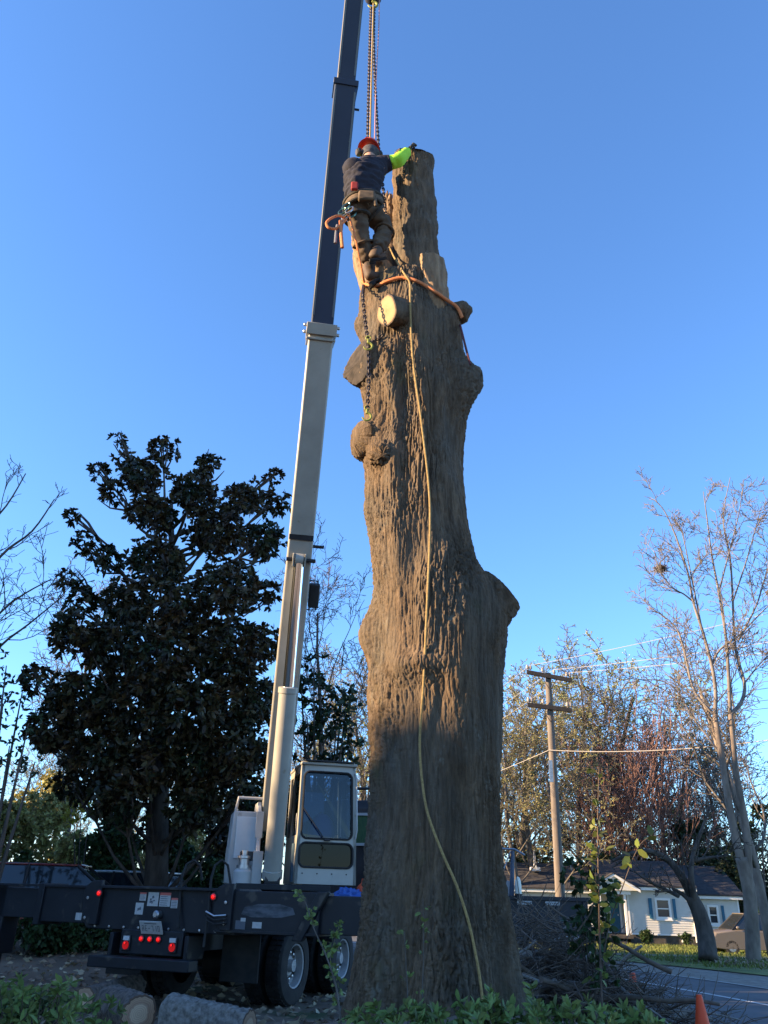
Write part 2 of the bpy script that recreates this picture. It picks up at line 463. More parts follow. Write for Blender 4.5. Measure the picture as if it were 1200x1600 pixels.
def trunk_grid(nA, nR, bark=True):
    py = np.linspace(1650, 443, nR)
    rp = _o[:, 0]; Lp = np.interp(py, rp, _o[:, 1]); Rp = np.interp(py, rp, _o[:, 2])
    cx = []; cz = []; rr = []
    for a, l, r_ in zip(py, Lp, Rp):
        A = V(l, a, TREE_Y); B = V(r_, a, TREE_Y)
        cx.append((A.x + B.x) / 2); cz.append((A.z + B.z) / 2); rr.append((B.x - A.x) / 2)
    cx, cz, rr = map(np.array, (cx, cz, rr))
    k = np.ones(9) / 9                      # smooth the outline a little
    if nR > 300:
        pad = lambda q: np.concatenate([np.full(12, q[0]), q, np.full(12, q[-1])])
        kk = np.ones(25) / 25
        cx = np.convolve(pad(cx), kk, 'valid'); rr = np.convolve(pad(rr), kk, 'valid')
    t = np.clip((cz - (cz[-1] - .16)) / .16, 0, 1)
    rr = rr * np.sqrt(np.maximum(1 - t ** 2.5, .002))
    s = np.linspace(-math.pi, math.pi, nA, endpoint=False)
    an = -math.pi / 2 + s - .45 * np.sin(s)
    C, S = np.cos(an)[None, :], np.sin(an)[None, :]
    fl = sstep(1.9, .6, cz)[:, None]
    lob = 1 + fl * (.10 * np.cos(5 * an[None, :] + .6) + .05 * np.cos(9 * an[None, :] + 2)) + .02 * np.cos(3 * an[None, :] + cz[:, None] * 1.4)
    r = rr[:, None] * lob
    X = cx[:, None] + r * C; Y = TREE_Y + r * S; Z = np.repeat(cz[:, None], nA, 1)
    P = np.stack([X, Y, Z], -1)
    Nn = np.stack([np.repeat(C, nR, 0), np.repeat(S, nR, 0), np.zeros_like(X)], -1)
    d = noise3(P * np.array((2.6, 2.6, .9)) + 40) * .07 + noise3(P * np.array((7, 7, 1.2)) + 20) * .036
    for (a, b, dd, sx, sz, h) in KNOBS:
        c = V(a, b, dd)
        g = np.exp(-((X - c.x) ** 2 + (Y - c.y) ** 2) / (2 * sx * sx) - (Z - c.z) ** 2 / (2 * sz * sz))
        d = d + h * g
    P = P + Nn * d[..., None]
    if bark:
        P = P + Nn * (bark_disp(P, None, .026) * (1 + .45 * sstep(3.0, 1.2, Z)))[..., None]
    return P
def grid_mesh(name, P, m, parent, cap=True):
    nR, nA, _ = P.shape
    idx = np.arange(nR * nA).reshape(nR, nA)
    nx = np.roll(idx, -1, 1)
    F = np.stack([idx[:-1], nx[:-1], nx[1:], idx[1:]], -1).reshape(-1, 4)
    return fastmesh(name, P.reshape(-1, 3), F, m, parent, smooth=True)
TREE = thing('felled_trunk', 'tall limbless oak trunk with furrowed brown bark and sawn-off limb stubs', 'tree trunk', (V(680, 1200, 6.4).x, TREE_Y, .6))
TRUNK_P = trunk_grid(430, 1050)
grid_mesh('trunk', TRUNK_P, M_BARK, TREE)
_low = trunk_grid(90, 260, False)
_i = np.arange(260 * 90).reshape(260, 90); _n = np.roll(_i, -1, 1)
_BV, _BF = [tuple(q) for q in _low.reshape(-1, 3)], np.stack([_i[:-1], _n[:-1], _n[1:], _i[1:]], -1).reshape(-1, 4).tolist()

def limb(name, pts, rads, label=None, nA=90, nR=110, amp=.026, cut=None, parent=TREE, squash=1.0, flatend=True, seed=0.0, m=None, cutn=None, ragged=0.0):
    """bark-covered limb along pts; sawn end with a wood disc"""
    global _BV, _BF
    pts = [Vector(q) for q in pts]
    tt = np.linspace(0, 1, len(pts)); t = np.linspace(0, 1, nR)
    P = np.stack([np.interp(t, tt, [q[i] for q in pts]) for i in range(3)], -1)
    if len(pts) > 2:
        kk = np.ones(15) / 15
        pad = np.concatenate([np.repeat(P[:1], 7, 0), P, np.repeat(P[-1:], 7, 0)])
        Ps = np.stack([np.convolve(pad[:, i], kk, 'valid') for i in range(3)], -1); Ps[0] = P[0]; Ps[-1] = P[-1]; P = Ps
    rr = np.interp(t, np.linspace(0, 1, len(rads)), rads)
    T = np.gradient(P, axis=0); T /= np.linalg.norm(T, axis=1)[:, None]
    ref = np.array((0, 1., 0)) if abs(T[-1, 1]) < .8 else np.array((0, 0, 1.))
    A = np.cross(T, ref); A /= np.linalg.norm(A, axis=1)[:, None]; B = np.cross(T, A)
    an = np.linspace(0, 2 * math.pi, nA, endpoint=False)
    rad = rr[:, None] * (1 + .05 * np.cos(2 * an + seed)[None] + .04 * np.cos(3 * an + 2 * seed)[None])
    Nn = A[:, None] * np.cos(an)[None, :, None] + B[:, None] * np.sin(an)[None, :, None]
    Q = P[:, None] + Nn * rad[..., None]
    # bark runs along the limb: sample noise in a frame where z is the limb axis
    L_ = np.concatenate([[0], np.cumsum(np.linalg.norm(np.diff(P, axis=0), axis=1))])
    q = np.stack([rad * np.cos(an)[None], rad * np.sin(an)[None], np.repeat(L_[:, None], nA, 1)], -1) + seed * 3.7
    Q = Q + Nn * (bark_disp(q, None, amp, seed) + noise3(q * 6) * .03)[..., None]
    if ragged:
        j = noise3(np.stack([np.cos(an) * 2.2 + seed, np.sin(an) * 2.2, an * 0], -1)) * ragged + noise3(np.stack([np.cos(an) * 9 + seed, np.sin(an) * 9, an * 0], -1)) * ragged * .6
        w = sstep(.55, 1, t)[:, None, None]
        Q = Q + w * j[None, :, None] * T[-1][None, None]
    if cutn is not None:                       # slanted cut plane
        n = Vector(cutn).normalized(); c = pts[-1]
        n = np.array(n); dist = (Q - np.array(c)) @ n; den = T[-1] @ n
        over = np.maximum(dist, 0) / den
        Q = Q - over[..., None] * T[-1][None, None]
    o = grid_mesh(name, Q, m or M_BARK, parent)
    b = len(_BV); s = Q[::3, ::3]; a_, b_ = s.shape[:2]
    _BV += [tuple(v) for v in s.reshape(-1, 3)]
    ii = np.arange(a_ * b_).reshape(a_, b_) + b; nn = np.roll(ii, -1, 1)
    _BF += np.stack([ii[:-1], nn[:-1], nn[1:], ii[1:]], -1).reshape(-1, 4).tolist()
    if cut is not None:
        ring = Q[-1]; ce = ring.mean(0)
        rows = [ring * (1 - k) + ce * k for k in (0.0, .08, .25, .45, .65, .85)]
        nrm = T[-1] if cutn is None else np.array(Vector(cutn).normalized())
        vs = np.concatenate(rows + [ce[None]]); ns = [0, .004, .003, .004, .003, .004]
        off = np.concatenate([np.full(nA, e) for e in ns] + [[.004]])
        vs = vs + off[:, None] * nrm
        fs = []
        for k in range(5):
            for j in range(nA):
                fs.append((k * nA + j, k * nA + (j + 1) % nA, (k + 1) * nA + (j + 1) % nA, (k + 1) * nA + j))
        for j in range(nA): fs.append((5 * nA + j, 5 * nA + (j + 1) % nA, 6 * nA))
        mb = MB(); mb.add(vs, fs)
        co_ = obj('cut_face', mb, cut, o if parent is TREE else parent, smooth=20)
        at_ = co_.data.attributes.new('ringr', 'FLOAT', 'POINT'); at_.data.foreach_set('value', np.array([e for k in (1.0, .92, .75, .55, .35, .15) for e in [k] * nA] + [0.0], np.float32))
    else:
        ring = Q[-1]; ce = ring.mean(0) + T[-1] * rr[-1] * .4
        mb = MB(); mb.add(np.concatenate([ring, (ring + ce) / 2 + T[-1] * rr[-1] * .2, ce[None]]), [(j, (j + 1) % nA, nA + (j + 1) % nA, nA + j) for j in range(nA)] + [(nA + j, nA + (j + 1) % nA, 2 * nA) for j in range(nA)])
        obj('bark_end', mb, m or M_BARK, o, smooth=60)
    if label: o['label'] = label
    return o
limb('stem', [V(645, 520, 6.42), V(649, 440, 6.42), V(648, 340, 6.42), V(644, 270, 6.42), V(645, 241, 6.42)], [.26, .235, .23, .218, .215], 'upright main stem beside the climber', nA=150, nR=330, cut=M_CUT_OLD, seed=1.3, cutn=(.12, -.75, 1))
limb('branch_stub', [V(600, 480, 6.4), V(590, 440, 6.42), V(572, 405, 6.42), V(559, 372, 6.42)], [.20, .19, .15, .07], 'torn left-hand stub under the climber\'s boots', nA=80, nR=140, cut=M_TORN, seed=2.1, ragged=.10, m=M_TORN)
limb('branch_stub', [V(612, 460, 6.55), V(608, 400, 6.6), V(606, 340, 6.6), V(608, 306, 6.6)], [.16, .13, .11, .05], 'thin torn strip behind the main stem', nA=60, nR=120, cut=M_TORN, seed=3.2, ragged=.12, m=M_TORN)
limb('branch_stub', [V(690, 530, 6.35), V(681, 480, 6.14), V(678, 450, 6.07), V(675, 405, 6.05)], [.16, .15, .13, .118], 'short upright stub with pale peeled side', nA=80, nR=100, cut=M_CUT_OLD, seed=4.4, cutn=(.1, -.25, 1), m=M_TORN)
limb('branch_stub', [V(664, 502, 6.30), V(638, 494, 6.05), V(603, 486, 5.90)], [.19, .155, .145], 'forward stub with a fresh pale sawn face', nA=80, nR=90, amp=.012, cut=M_CUT, seed=5.5, cutn=(-.78, -.55, -.12))
limb('branch_stub', [V(620, 590, 6.45), V(585, 574, 6.32), V(555, 566, 6.18)], [.34, .245, .21], 'dark sawn stub on the upper left', nA=90, nR=80, cut=M_CUT_SHADE, seed=6.1, cutn=(-.80, -.52, .22))
limb('branch_stub', [V(625, 705, 6.42), V(592, 693, 6.31), V(564, 686, 6.20)], [.30, .225, .165], 'weathered rounded stub on the left', nA=90, nR=80, seed=7.7, amp=.032)
limb('branch_stub', [V(700, 1010, 6.44), V(745, 955, 6.42), V(783, 920, 6.38)], [.42, .29, .215], 'thick sawn stub on the right', nA=110, nR=130, amp=.015, cut=M_CUT_OLD, seed=8.3, cutn=(.8, 0, .62))
limb('branch_stub', [V(680, 505, 6.25), V(706, 492, 6.2), V(728, 486, 6.16), V(735, 485, 6.15)], [.17, .105, .10, .05], 'small rounded knob stub on the upper right', nA=60, nR=70, seed=9.9, amp=.016)
limb('branch_stub', [V(715, 600, 6.3), V(736, 588, 6.2), V(747, 580, 6.13)], [.22, .15, .06], 'rounded burl on the right', nA=60, nR=70, seed=10.4, amp=.03)
limb('branch_stub', [V(602, 714, 6.25), V(599, 711, 6.0), V(598, 710, 5.96)], [.16, .105, .05], 'dark knotted burl on the left', nA=60, nR=60, seed=11.6, amp=.06)
BVH = BVHTree.FromPolygons(_BV, _BF)
def on_trunk(px, py, off=.025, default=6.0):
    o = Vector((0, 0, EYE)); r = ray(px, py).normalized()
    h = BVH.ray_cast(o, r)
    if h[0] is None: return V(px, py, default)
    return h[0] - r * off
# ================================================================== crane truck
TR_ANG = R(-20)
TR = thing('crane_truck', 'dark blue crane truck with cream telescopic boom and operator cab, outriggers out', 'crane truck', (-2.83, 11.8, 0), TR_ANG)
TW = WM[TR.name]
TX = (TW.to_3x3() @ Vector((1, 0, 0))); TY = (TW.to_3x3() @ Vector((0, 1, 0))); TZ = Vector((0, 0, 1))
TA = (TX, TY, TZ)
def T(x, y, z): return TW @ Vector((x, y, z))
def tl(px, py, yl):
    """truck-local (x, z) of a photo pixel on the plane y = yl of the truck"""
    r = ray(px, py); o = Vector((0, 0, EYE)); c = T(0, yl, 0)
    t = (c - o).dot(TY) / r.dot(TY); p = o + r * t
    q = TW.inverted() @ p
    return q.x, q.z
M_NAVY = mat('navy_paint', (.0085, .0105, .0145), (.0145, .017, .022), scale=2.5, rough=.5, spec=.28, bump=.002, bscale=5, wear=((.055, .05, .044), 4, .60))
M_NAVY2 = mat('navy_boom_paint', (.012, .026, .058), (.017, .033, .068), scale=1.5, rough=.5, spec=.35)
M_CREAM = mat('cream_paint', (.255, .248, .215), (.315, .305, .265), scale=1.8, rough=.42, spec=.4, wear=((.18, .15, .10), 6, .68))
M_CREAM2 = mat('white_paint', (.32, .32, .31), (.39, .39, .38), scale=2.5, rough=.5, wear=((.25, .23, .2), 5, .66))
M_BLACK = mat('black_steel', (.012, .013, .015), (.025, .026, .03), scale=5, rough=.55)
M_RUBBER = mat('rubber', (.016, .016, .017), (.03, .029, .028), scale=7, rough=.85, bump=.003, bscale=40)
M_CHROME = mat('chrome', (.82, .84, .86), rough=.12, metal=1.0)
M_STEEL = mat('steel', (.35, .35, .36), (.5, .5, .5), scale=9, rough=.4, metal=.9)
M_RIM = mat('wheel_white', (.24, .24, .24), (.36, .355, .35), scale=6, rough=.55, wear=((.12, .1, .08), 8, .62))
M_REDL = mat('red_lamp_lit', (.5, .008, .006), rough=.3, emit=(1, .012, .008), estr=.5)
M_REDD = mat('red_lamp', (.30, .010, .010), rough=.25, coat=.6, emit=(1, .012, .010), estr=.09)
M_CLEAR = mat('clear_lens', (.5, .5, .5), rough=.25, coat=.5)
M_STICK = mat('sticker', (.36, .36, .35), (.44, .44, .43), scale=30, rough=.5)
M_INK = mat('sticker_ink', (.09, .10, .12), rough=.6)
M_REDINK = mat('sticker_red', (.5, .12, .10), rough=.6)
M_GLASS = glass_mat('cab_glass', (.20, .30, .44), .2)
M_DGLASS = glass_mat('dark_glass', (.02, .026, .024), .08)
M_BLUE = mat('blue_plastic', (.03, .09, .32), rough=.5)

def tbox(name, x0, x1, y0, y1, z0, z1, m, parent=TR, bevel=.012, label=None):
    mb = MB().box(T((x0 + x1) / 2, (y0 + y1) / 2, (z0 + z1) / 2), (x1 - x0, y1 - y0, z1 - z0), TA)
    o = obj(name, mb, m, parent, bevel=bevel)
    if label: o['label'] = label
    return o
# chassis rails and deck
mb = MB()
mb.box(T(-.45, 4.4, .86), (.10, 8.0, .30), TA).box(T(.45, 4.4, .86), (.10, 8.0, .30), TA)
for q in (.6, 2.6, 4.6, 6.6, 8.2): mb.box(T(0, q, .86), (.8, .12, .22), TA)
obj('chassis_rail', mb, M_BLACK, TR)
tbox('deck', -1.2, 1.2, .62, 6.0, 1.16, 1.22, M_NAVY)
for s, q in ((-1, 'fender'), (1, 'fender')):
    tbox('fender', s * 1.2 - .3, s * 1.2 + .02 if s > 0 else s * 1.2 + .3, .75, 3.5, 1.08, 1.12, M_NAVY)
# rear outrigger box and its sliding beams
zt = 1.46
rear = MB()
pts = [(-1.18, 1.03), (-1.08, .93), (1.18, .93), (1.18, zt), (-1.02, zt), (-1.18, zt - .12)]
rear.prism([T(a, 0, b) for a, b in pts], TY * .62)
ob = obj('outrigger_box', rear, M_NAVY, TR, bevel=.012)
obj('top_flange', MB().box(T(.05, -.03, zt - .02), (2.05, .08, .03), TA), M_NAVY, ob, bevel=.004)
# thick curved end plates with the upper marker lights
for sx, nm in ((-1.16, 'end_plate'), (.86, 'end_plate')):
    e = MB(); prof = []
    for k in range(9):
        a = math.pi / 2 * k / 8
        prof.append((.20 - .20 * math.sin(a), zt + .06 - .14 + .14 * math.cos(a) if 0 else zt - .08 + .14 * math.cos(a)))
    prof = [(.27, zt + .06)] + prof + [(0, zt - .30), (.13, .98), (.27, .98)]
    e.prism([T(sx + (a if sx < 0 else a), -.07, b) for a, b in prof], TY * .06)
    obj('end_plate', e, M_NAVY, ob, bevel=.008)
def beam(name, x0, x1, y0, y1, z0, z1, m=M_NAVY):
    b = MB().box(T((x0 + x1) / 2, (y0 + y1) / 2, (z0 + z1) / 2), (x1 - x0, y1 - y0, z1 - z0), TA)
    return obj(name, b, m, TR, bevel=.01)
bl = beam('outrigger_beam', -1.98, -1.0, .08, .50, .985, 1.425); bl['label'] = 'left outrigger beam, first stage'
tbx = MB().box(T(-1.98, .29, 1.205), (.10, .50, .52), TA); obj('collar', tbx, M_NAVY, bl, bevel=.008)
b2 = beam('outrigger_beam', -2.9, -1.95, .12, .46, 1.02, 1.40); b2['label'] = 'left outrigger beam, second stage'
obj('top_rail', MB().box(T(-2.0, .06, 1.435), (2.0, .03, .03), TA), M_NAVY, bl, bevel=.003)
leg = MB().lathe(T(-2.78, .29, .16), TZ, [(0, .09), (.5, .09), (.5, .14), (1.2, .14)], 20)
lg = obj('outrigger_leg', leg, M_NAVY, TR); lg['label'] = 'left outrigger leg standing on its pad'
obj('leg_housing', MB().box(T(-2.78, .29, 1.0), (.30, .34, .9), TA), M_NAVY, lg, bevel=.02)
obj('foot_pad', MB().lathe(T(-2.78, .29, .01), TZ, [(0, .32), (.05, .32), (.10, .14), (.16, .10)], 20), M_BLACK, lg)
br = beam('outrigger_beam', .9, 2.32, -.02, .44, .95, 1.44); br['label'] = 'right outrigger beam with a scraped pale patch'
obj('lower_lip', MB().box(T(1.6, -.035, .975), (1.4, .03, .03), TA), M_NAVY, br, bevel=.003)
b3 = beam('outrigger_beam', 2.3, 3.35, .04, .38, .98, 1.41); b3['label'] = 'right outrigger beam, second stage'
M_SCRAPE = mat('scraped_paint', (.09, .10, .115), (.022, .027, .035), scale=3.5, stretch=(1, 1, 3), rough=.6, lo=.42, hi=.62, detail=9)
sc = MB(); sc.add([T(1.25 + .75 * a, -.0245, 1.14 + .16 * b) for a, b in ((0, .2), (.2, 0), (.75, .05), (1, .3), (.95, .75), (.7, 1), (.3, .95), (.05, .7))], [tuple(range(8))])
obj('scraped_patch', sc, M_SCRAPE, br, smooth=0)
dg = MB(); dg.prism([T(2.30, -.06, 1.455), T(2.44, -.06, 1.455), T(2.12, -.06, .90), T(1.98, -.06, .90)], TY * .10)
obj('diagonal_brace', dg, M_NAVY, br, bevel=.01)
leg2 = MB().lathe(T(3.2, .21, .16), TZ, [(0, .09), (.5, .09), (.5, .14), (1.3, .14)], 20)
lg2 = obj('outrigger_leg', leg2, M_NAVY, TR); lg2['label'] = 'right outrigger leg behind the trunk'
obj('foot_pad', MB().lathe(T(3.2, .21, .01), TZ, [(0, .32), (.05, .32), (.10, .14), (.16, .10)], 20), M_BLACK, lg2)
# rear panel, bumper, lamps
panel = tbox('rear_panel', -.48, .46, -.05, .10, .66, .945, M_NAVY)
for s in (-.62, .52):
    tbox('bumper_bracket', s - .03, s + .03, -.06, .35, .62, .90, M_NAVY)
bump_ = MB(); bump_.box(T(-.03, -.16, .575), (1.5, .22, .13), TA)
bu = obj('bumper', bump_, M_NAVY, TR, bevel=.012)
def lamp(name, x, z, y, r, lit, parent=TR):
    l = MB().lathe(T(x, y, z), -TY, [(0, r * 1.3), (.018, r * 1.3), (.02, r * .98)], 18)
    o = obj(name, l, M_BLACK, parent, smooth=40)
    if parent is TR:
        obj('red_lens', MB().lathe(T(x, y, z) - TY * .02, -TY, [(0, r), (.008, r * .93), (.013, r * .6), (.015, r * .1)], 18), M_REDD, o, smooth=60)
        obj('bulb', MB().lathe(T(x, y, z) - TY * .033, -TY, [(0, r * .55), (.004, r * .5), (.006, r * .1)], 14), M_REDL, o, smooth=60)
    else:
        obj('bulb_glow', MB().lathe(T(x, y, z) - TY * .02, -TY, [(0, r), (.006, r * .5)], 12), M_REDL, TR, smooth=60)
    return o
for x in (-.13, .0, .13):
    lamp('marker_light', x - .02, .845, -.052, .033, True)
for x in (-.36, .34):
    tlg = tbox('tail_light', x - .055, x + .055, -.085, -.05, .70, .88, M_BLACK, bevel=.008)
    a = MB().prism([T(x + .045 * math.cos(t), -.086, .765 + .05 * math.sin(t)) for t in np.linspace(0, 2 * math.pi, 14, endpoint=False)], -TY * .012); obj('red_lens', a, M_REDD, tlg)
    a = MB().box(T(x, -.092, .845), (.09, .012, .05), TA); obj('reverse_lens', a, M_CLEAR, tlg)
    lamp('bulb', x, .79, -.097, .012, True, tlg)
lamp('marker_light', -.90, zt - .10, -.072, .036, True)
lamp('marker_light', .86, zt - .10, -.072, .036, True)
# warning stickers with printed marks
def sticker(x, z, w, h, red=False, shear=0.0, seed=0, picto=False):
    y = -.004
    s = MB().add([T(x, y, z), T(x + w, y, z), T(x + w, y, z + h), T(x, y, z + h)], [(0, 1, 2, 3)])
    o = obj('warning_sticker', s, M_STICK, ob, smooth=0)
    rg = random.Random(seed); ink = MB()
    if picto:
        for k in range(5):
            a, b = x + w * rg.uniform(.1, .6), z + h * rg.uniform(.1, .6); c, d = w * rg.uniform(.1, .3), h * rg.uniform(.08, .3)
            ink.add([T(a, y - .002 - k * .0004, b), T(a + c, y - .002 - k * .0004, b + d * .3), T(a + c * .7, y - .002 - k * .0004, b + d), T(a - c * .1, y - .002 - k * .0004, b + d * .7)], [(0, 1, 2, 3)])
    else:
        n = 5
        for k in range(n):
            zz = z + h * (.08 + .15 * k); a = x + w * .08; b = x + w * rg.uniform(.7, .92)
            ink.add([T(a, y - .002, zz), T(b, y - .002, zz), T(b, y - .002, zz + h * .05), T(a, y - .002, zz + h * .05)], [(0, 1, 2, 3)])
    k_ = obj('printed_mark', ink, M_INK, TR, smooth=0); kind(k_, 'stuff')
    if red:
        rb = MB().add([T(x, y - .002, z + h * .8), T(x + w, y - .002, z + h * .8), T(x + w, y - .002, z + h), T(x, y - .002, z + h)], [(0, 1, 2, 3)])
        obj('red_heading', rb, M_REDINK, TR, smooth=0)
sticker(-.305, 1.285, .10, .10, True, seed=1)
sticker(-.35, 1.12, .125, .14, picto=True, seed=2)
sticker(-.175, 1.225, .165, .165, picto=True, seed=3)
sticker(.01, 1.225, .165, .165, True, seed=4)
sticker(.19, 1.21, .10, .12, True, seed=5)
def small_sticker(x, z, w, h, y, m=M_STICK):
    s = MB().add([T(x, y, z), T(x + w, y, z), T(x + w, y, z + h), T(x, y, z + h)], [(0, 1, 2, 3)])
    obj('sticker', s, m, TR, smooth=0)
small_sticker(-1.35, 1.02, .10, .09, .077)
small_sticker(1.18, 1.0, .14, .10, -.0255, M_INK)
small_sticker(1.42, 1.02, .13, .07, -.026)
small_sticker(1.25, 1.09, .07, .04, -.026)
obj('hand_hole', MB().lathe(T(-1.18, .078, 1.07), -TY, [(0, .05), (.006, .05), (.006, .04)], 16), M_BLACK, TR)
# licence plate leaning back under its lamp
ax = (TX, (TY + TZ * .55).normalized(), (TZ - TY * .55).normalized())
pl = obj('license_plate', MB().box(T(.02, -.13, .98), (.33, .012, .17), (TX, ax[1], ax[2])), M_STICK, TR, bevel=.004)
ink = MB()
rg = random.Random(3); c0 = T(.02, -.13, .98)
def pp(a, b): return c0 + TX * a + ax[2] * b - ax[1] * .008
def pbar(x0, z0, x1, z1): ink.add([pp(x0, z0), pp(x1, z0), pp(x1, z1), pp(x0, z1)], [(0, 1, 2, 3)])
seg = {'A': 'abcefg', 'E': 'adefg', 'L': 'def', '7': 'abc', '1': 'bc', '0': 'abcdef', '-': 'g', 'J': 'bcde'}
for k, ch in enumerate('AE-710'):
    x = -.135 + k * .047; w = .03; h = .075; z = -.045; q = .008
    S = {'a': (x, z + h - q, x + w, z + h), 'd': (x, z, x + w, z + q), 'g': (x, z + h / 2 - q / 2, x + w, z + h / 2 + q / 2),
         'f': (x, z + h / 2, x + q, z + h), 'b': (x + w - q, z + h / 2, x + w, z + h), 'e': (x, z, x + q, z + h / 2), 'c': (x + w - q, z, x + w, z + h / 2)}
    for s_ in seg[ch]: pbar(*S[s_])
pbar(-.09, .05, .09, .062)
kind(obj('plate_lettering', ink, M_INK, pl, smooth=0), 'stuff')
obj('plate_lamp', MB().lathe(T(.04, -.005, 1.13), -TY, [(0, .045), (.09, .05), (.11, .03)], 12), M_STEEL, TR)
# bolt heads on the outrigger box and bumper
for k in range(9): obj('bolt_head', MB().lathe(T(-.95 + .23 * k, -.001, .965), -TY, [(0, .016), (.012, .016), (.014, .008)], 6), M_STEEL, ob)
for a, b in ((-1.08, 1.30), (-1.08, 1.06), (1.04, 1.30), (1.04, 1.06)): obj('bolt_head', MB().lathe(T(a, -.071, b), -TY, [(0, .02), (.014, .02), (.016, .01)], 6), M_STEEL, ob)
# hydraulic hoses looping over the outrigger box
for (pp_, yy) in (([(278, 1450), (280, 1420), (284, 1370), (292, 1350), (303, 1344), (312, 1352), (316, 1375)], -.10), ([(318, 1480), (326, 1420), (330, 1372), (336, 1352), (347, 1344), (356, 1352), (361, 1385)], -.10)):
    P = []
    for k, (a, b) in enumerate(pp_):
        x, z = tl(a, b, yy + .05 * k); P.append(T(x, yy + .05 * k, z))
    obj('hydraulic_hose', MB().tube(P, .017, 8), M_RUBBER, TR)
for k in range(3):
    x, z = tl(322, 1424 + k * 7, -.1); x2, z2 = tl(353, 1430 + k * 6, -.1)
    obj('hydraulic_pipe', MB().tube([T(x, -.10, z), T((x + x2) / 2, -.14, (z + z2) / 2 - .03), T(x2, -.10, z2)], .012, 8), M_STEEL if k == 0 else M_RUBBER, TR)
# wheels: dual rear tandem and front
def wheel(cx, cy, out, rad=.49, width=.28, dish=.10, rim=True):
    A = TX * out; c = T(cx, cy, rad)
    h = width / 2
    w = thing_part('wheel', c)
    prof = [(-h, rad * .62), (-h * 1.02, rad * .80), (-h * .9, rad * .96), (-h * .7, rad), (h * .7, rad), (h * .9, rad * .96), (h * 1.02, rad * .80), (h, rad * .60), (h * .8, rad * .57)]
    obj('tyre', MB().lathe(c, A, prof, 44, cap=False), M_RUBBER, w)
    tr = MB()
    for j in range(40):
        t = 2 * math.pi * j / 40
        u = TZ * math.cos(t) + TY * math.sin(t)
        for s in (-.5, .5):
            tr.box(c + u * (rad + .004) + A * s * h * .75, (width * .30, .045, .02), (A, u.cross(A), u))
    kind(obj('tread_blocks', tr, M_RUBBER, w, smooth=0), 'stuff')
    if rim:
        pr = [(h * .78, rad * .575), (h * .92, rad * .57), (h * .85, rad * .53), (h * .15, rad * .50), (-h * .1, rad * .42), (h * .05, rad * .26), (h * .25, rad * .25), (h * .25, rad * .17), (h * .75, rad * .15), (h * .78, rad * .01)]
        obj('rim', MB().lathe(c, A, pr, 40, cap=False), M_RIM, w)
        for j in range(10):
            t = 2 * math.pi * j / 10
            u = TZ * math.cos(t) + TY * math.sin(t)
            obj('lug_nut', MB().lathe(c + u * rad * .34 - A * .005, A, [(0, .024), (.05, .022), (.056, .01)], 6), M_STEEL, w)
        for j in range(5):
            t = 2 * math.pi * (j + .5) / 5
            u = TZ * math.cos(t) + TY * math.sin(t); tv = u.cross(A)
            hp = [c + u * (rad * .455 + .045 * math.cos(q)) + tv * .06 * math.sin(q) + A * (h * .12) for q in np.linspace(0, 2 * math.pi, 10, endpoint=False)]
            obj('hand_hole', MB().prism(hp, A * .004), M_BLACK, w, smooth=0)
    return w
def thing_part(name, loc):
    o = bpy.data.objects.new(name, None); COL.objects.link(o); o.parent = TR
    o.location = TW.inverted() @ Vector(loc); o.empty_display_size = .2
    WM[o.name] = TW @ Matrix.Translation(o.location)
    return o
for cy in (1.8, 3.6):
    for s in (-1, 1):
        wheel(s * 1.08, cy, s)
        wheel(s * .76, cy, s, rim=False)
    obj('axle', MB().lathe(T(-1.0, cy, .49), TX, [(0, .07), (.75, .07), (.8, .2), (1.2, .2), (1.25, .07), (2, .07)], 16), M_BLACK, TR)
for s in (-1, 1):
    wheel(s * 1.05, 8.0, s)
for k in (0, 1):
    tbox('mud_flap', (-1.18, .62)[k], (-.62, 1.18)[k], .70, .72, .35, 1.0, M_RUBBER, bevel=.002)
# the carrier's own cab at the far end
cc = MB(); pr = [(6.2, .95), (6.2, 3.05), (6.35, 3.2), (7.7, 3.15), (8.3, 2.3), (9.0, 2.1), (9.05, .8)]
cc.prism([T(-1.15, a, b) for a, b in pr], TX * 2.4)
ccab = obj('carrier_cab', cc, mat('brown_black_paint', (.022, .018, .018), (.035, .03, .03), scale=3, rough=.5), TR, bevel=.04)
M_GREENGL = mat('green_curtain', (.03, .07, .03), (.05, .10, .04), scale=9, stretch=(4, 4, 1), rough=.7)
def frame_rect(mbx, c, ux, uz, w, h, t, dep, n):
    for s in (-1, 1):
        mbx.box(c + ux * s * (w / 2 - t / 2), (t, dep, h), (ux, n, uz)); mbx.box(c + uz * s * (h / 2 - t / 2), (w - 2 * t, dep, t), (ux, n, uz))
fr = MB(); frame_rect(fr, T(.55, 6.17, 2.62), TX, TZ, 1.1, .62, .05, .05, TY)
wf = obj('rear_window_frame', fr, M_CREAM2, ccab)
obj('rear_window_pane', MB().box(T(.55, 6.18, 2.62), (1.0, .012, .52), TA), M_GREENGL, TR)
obj('light_bar', MB().tube([T(.2, 6.3, 3.42), T(1.3, 6.3, 3.42)], .03, 8), M_BLACK, TR)

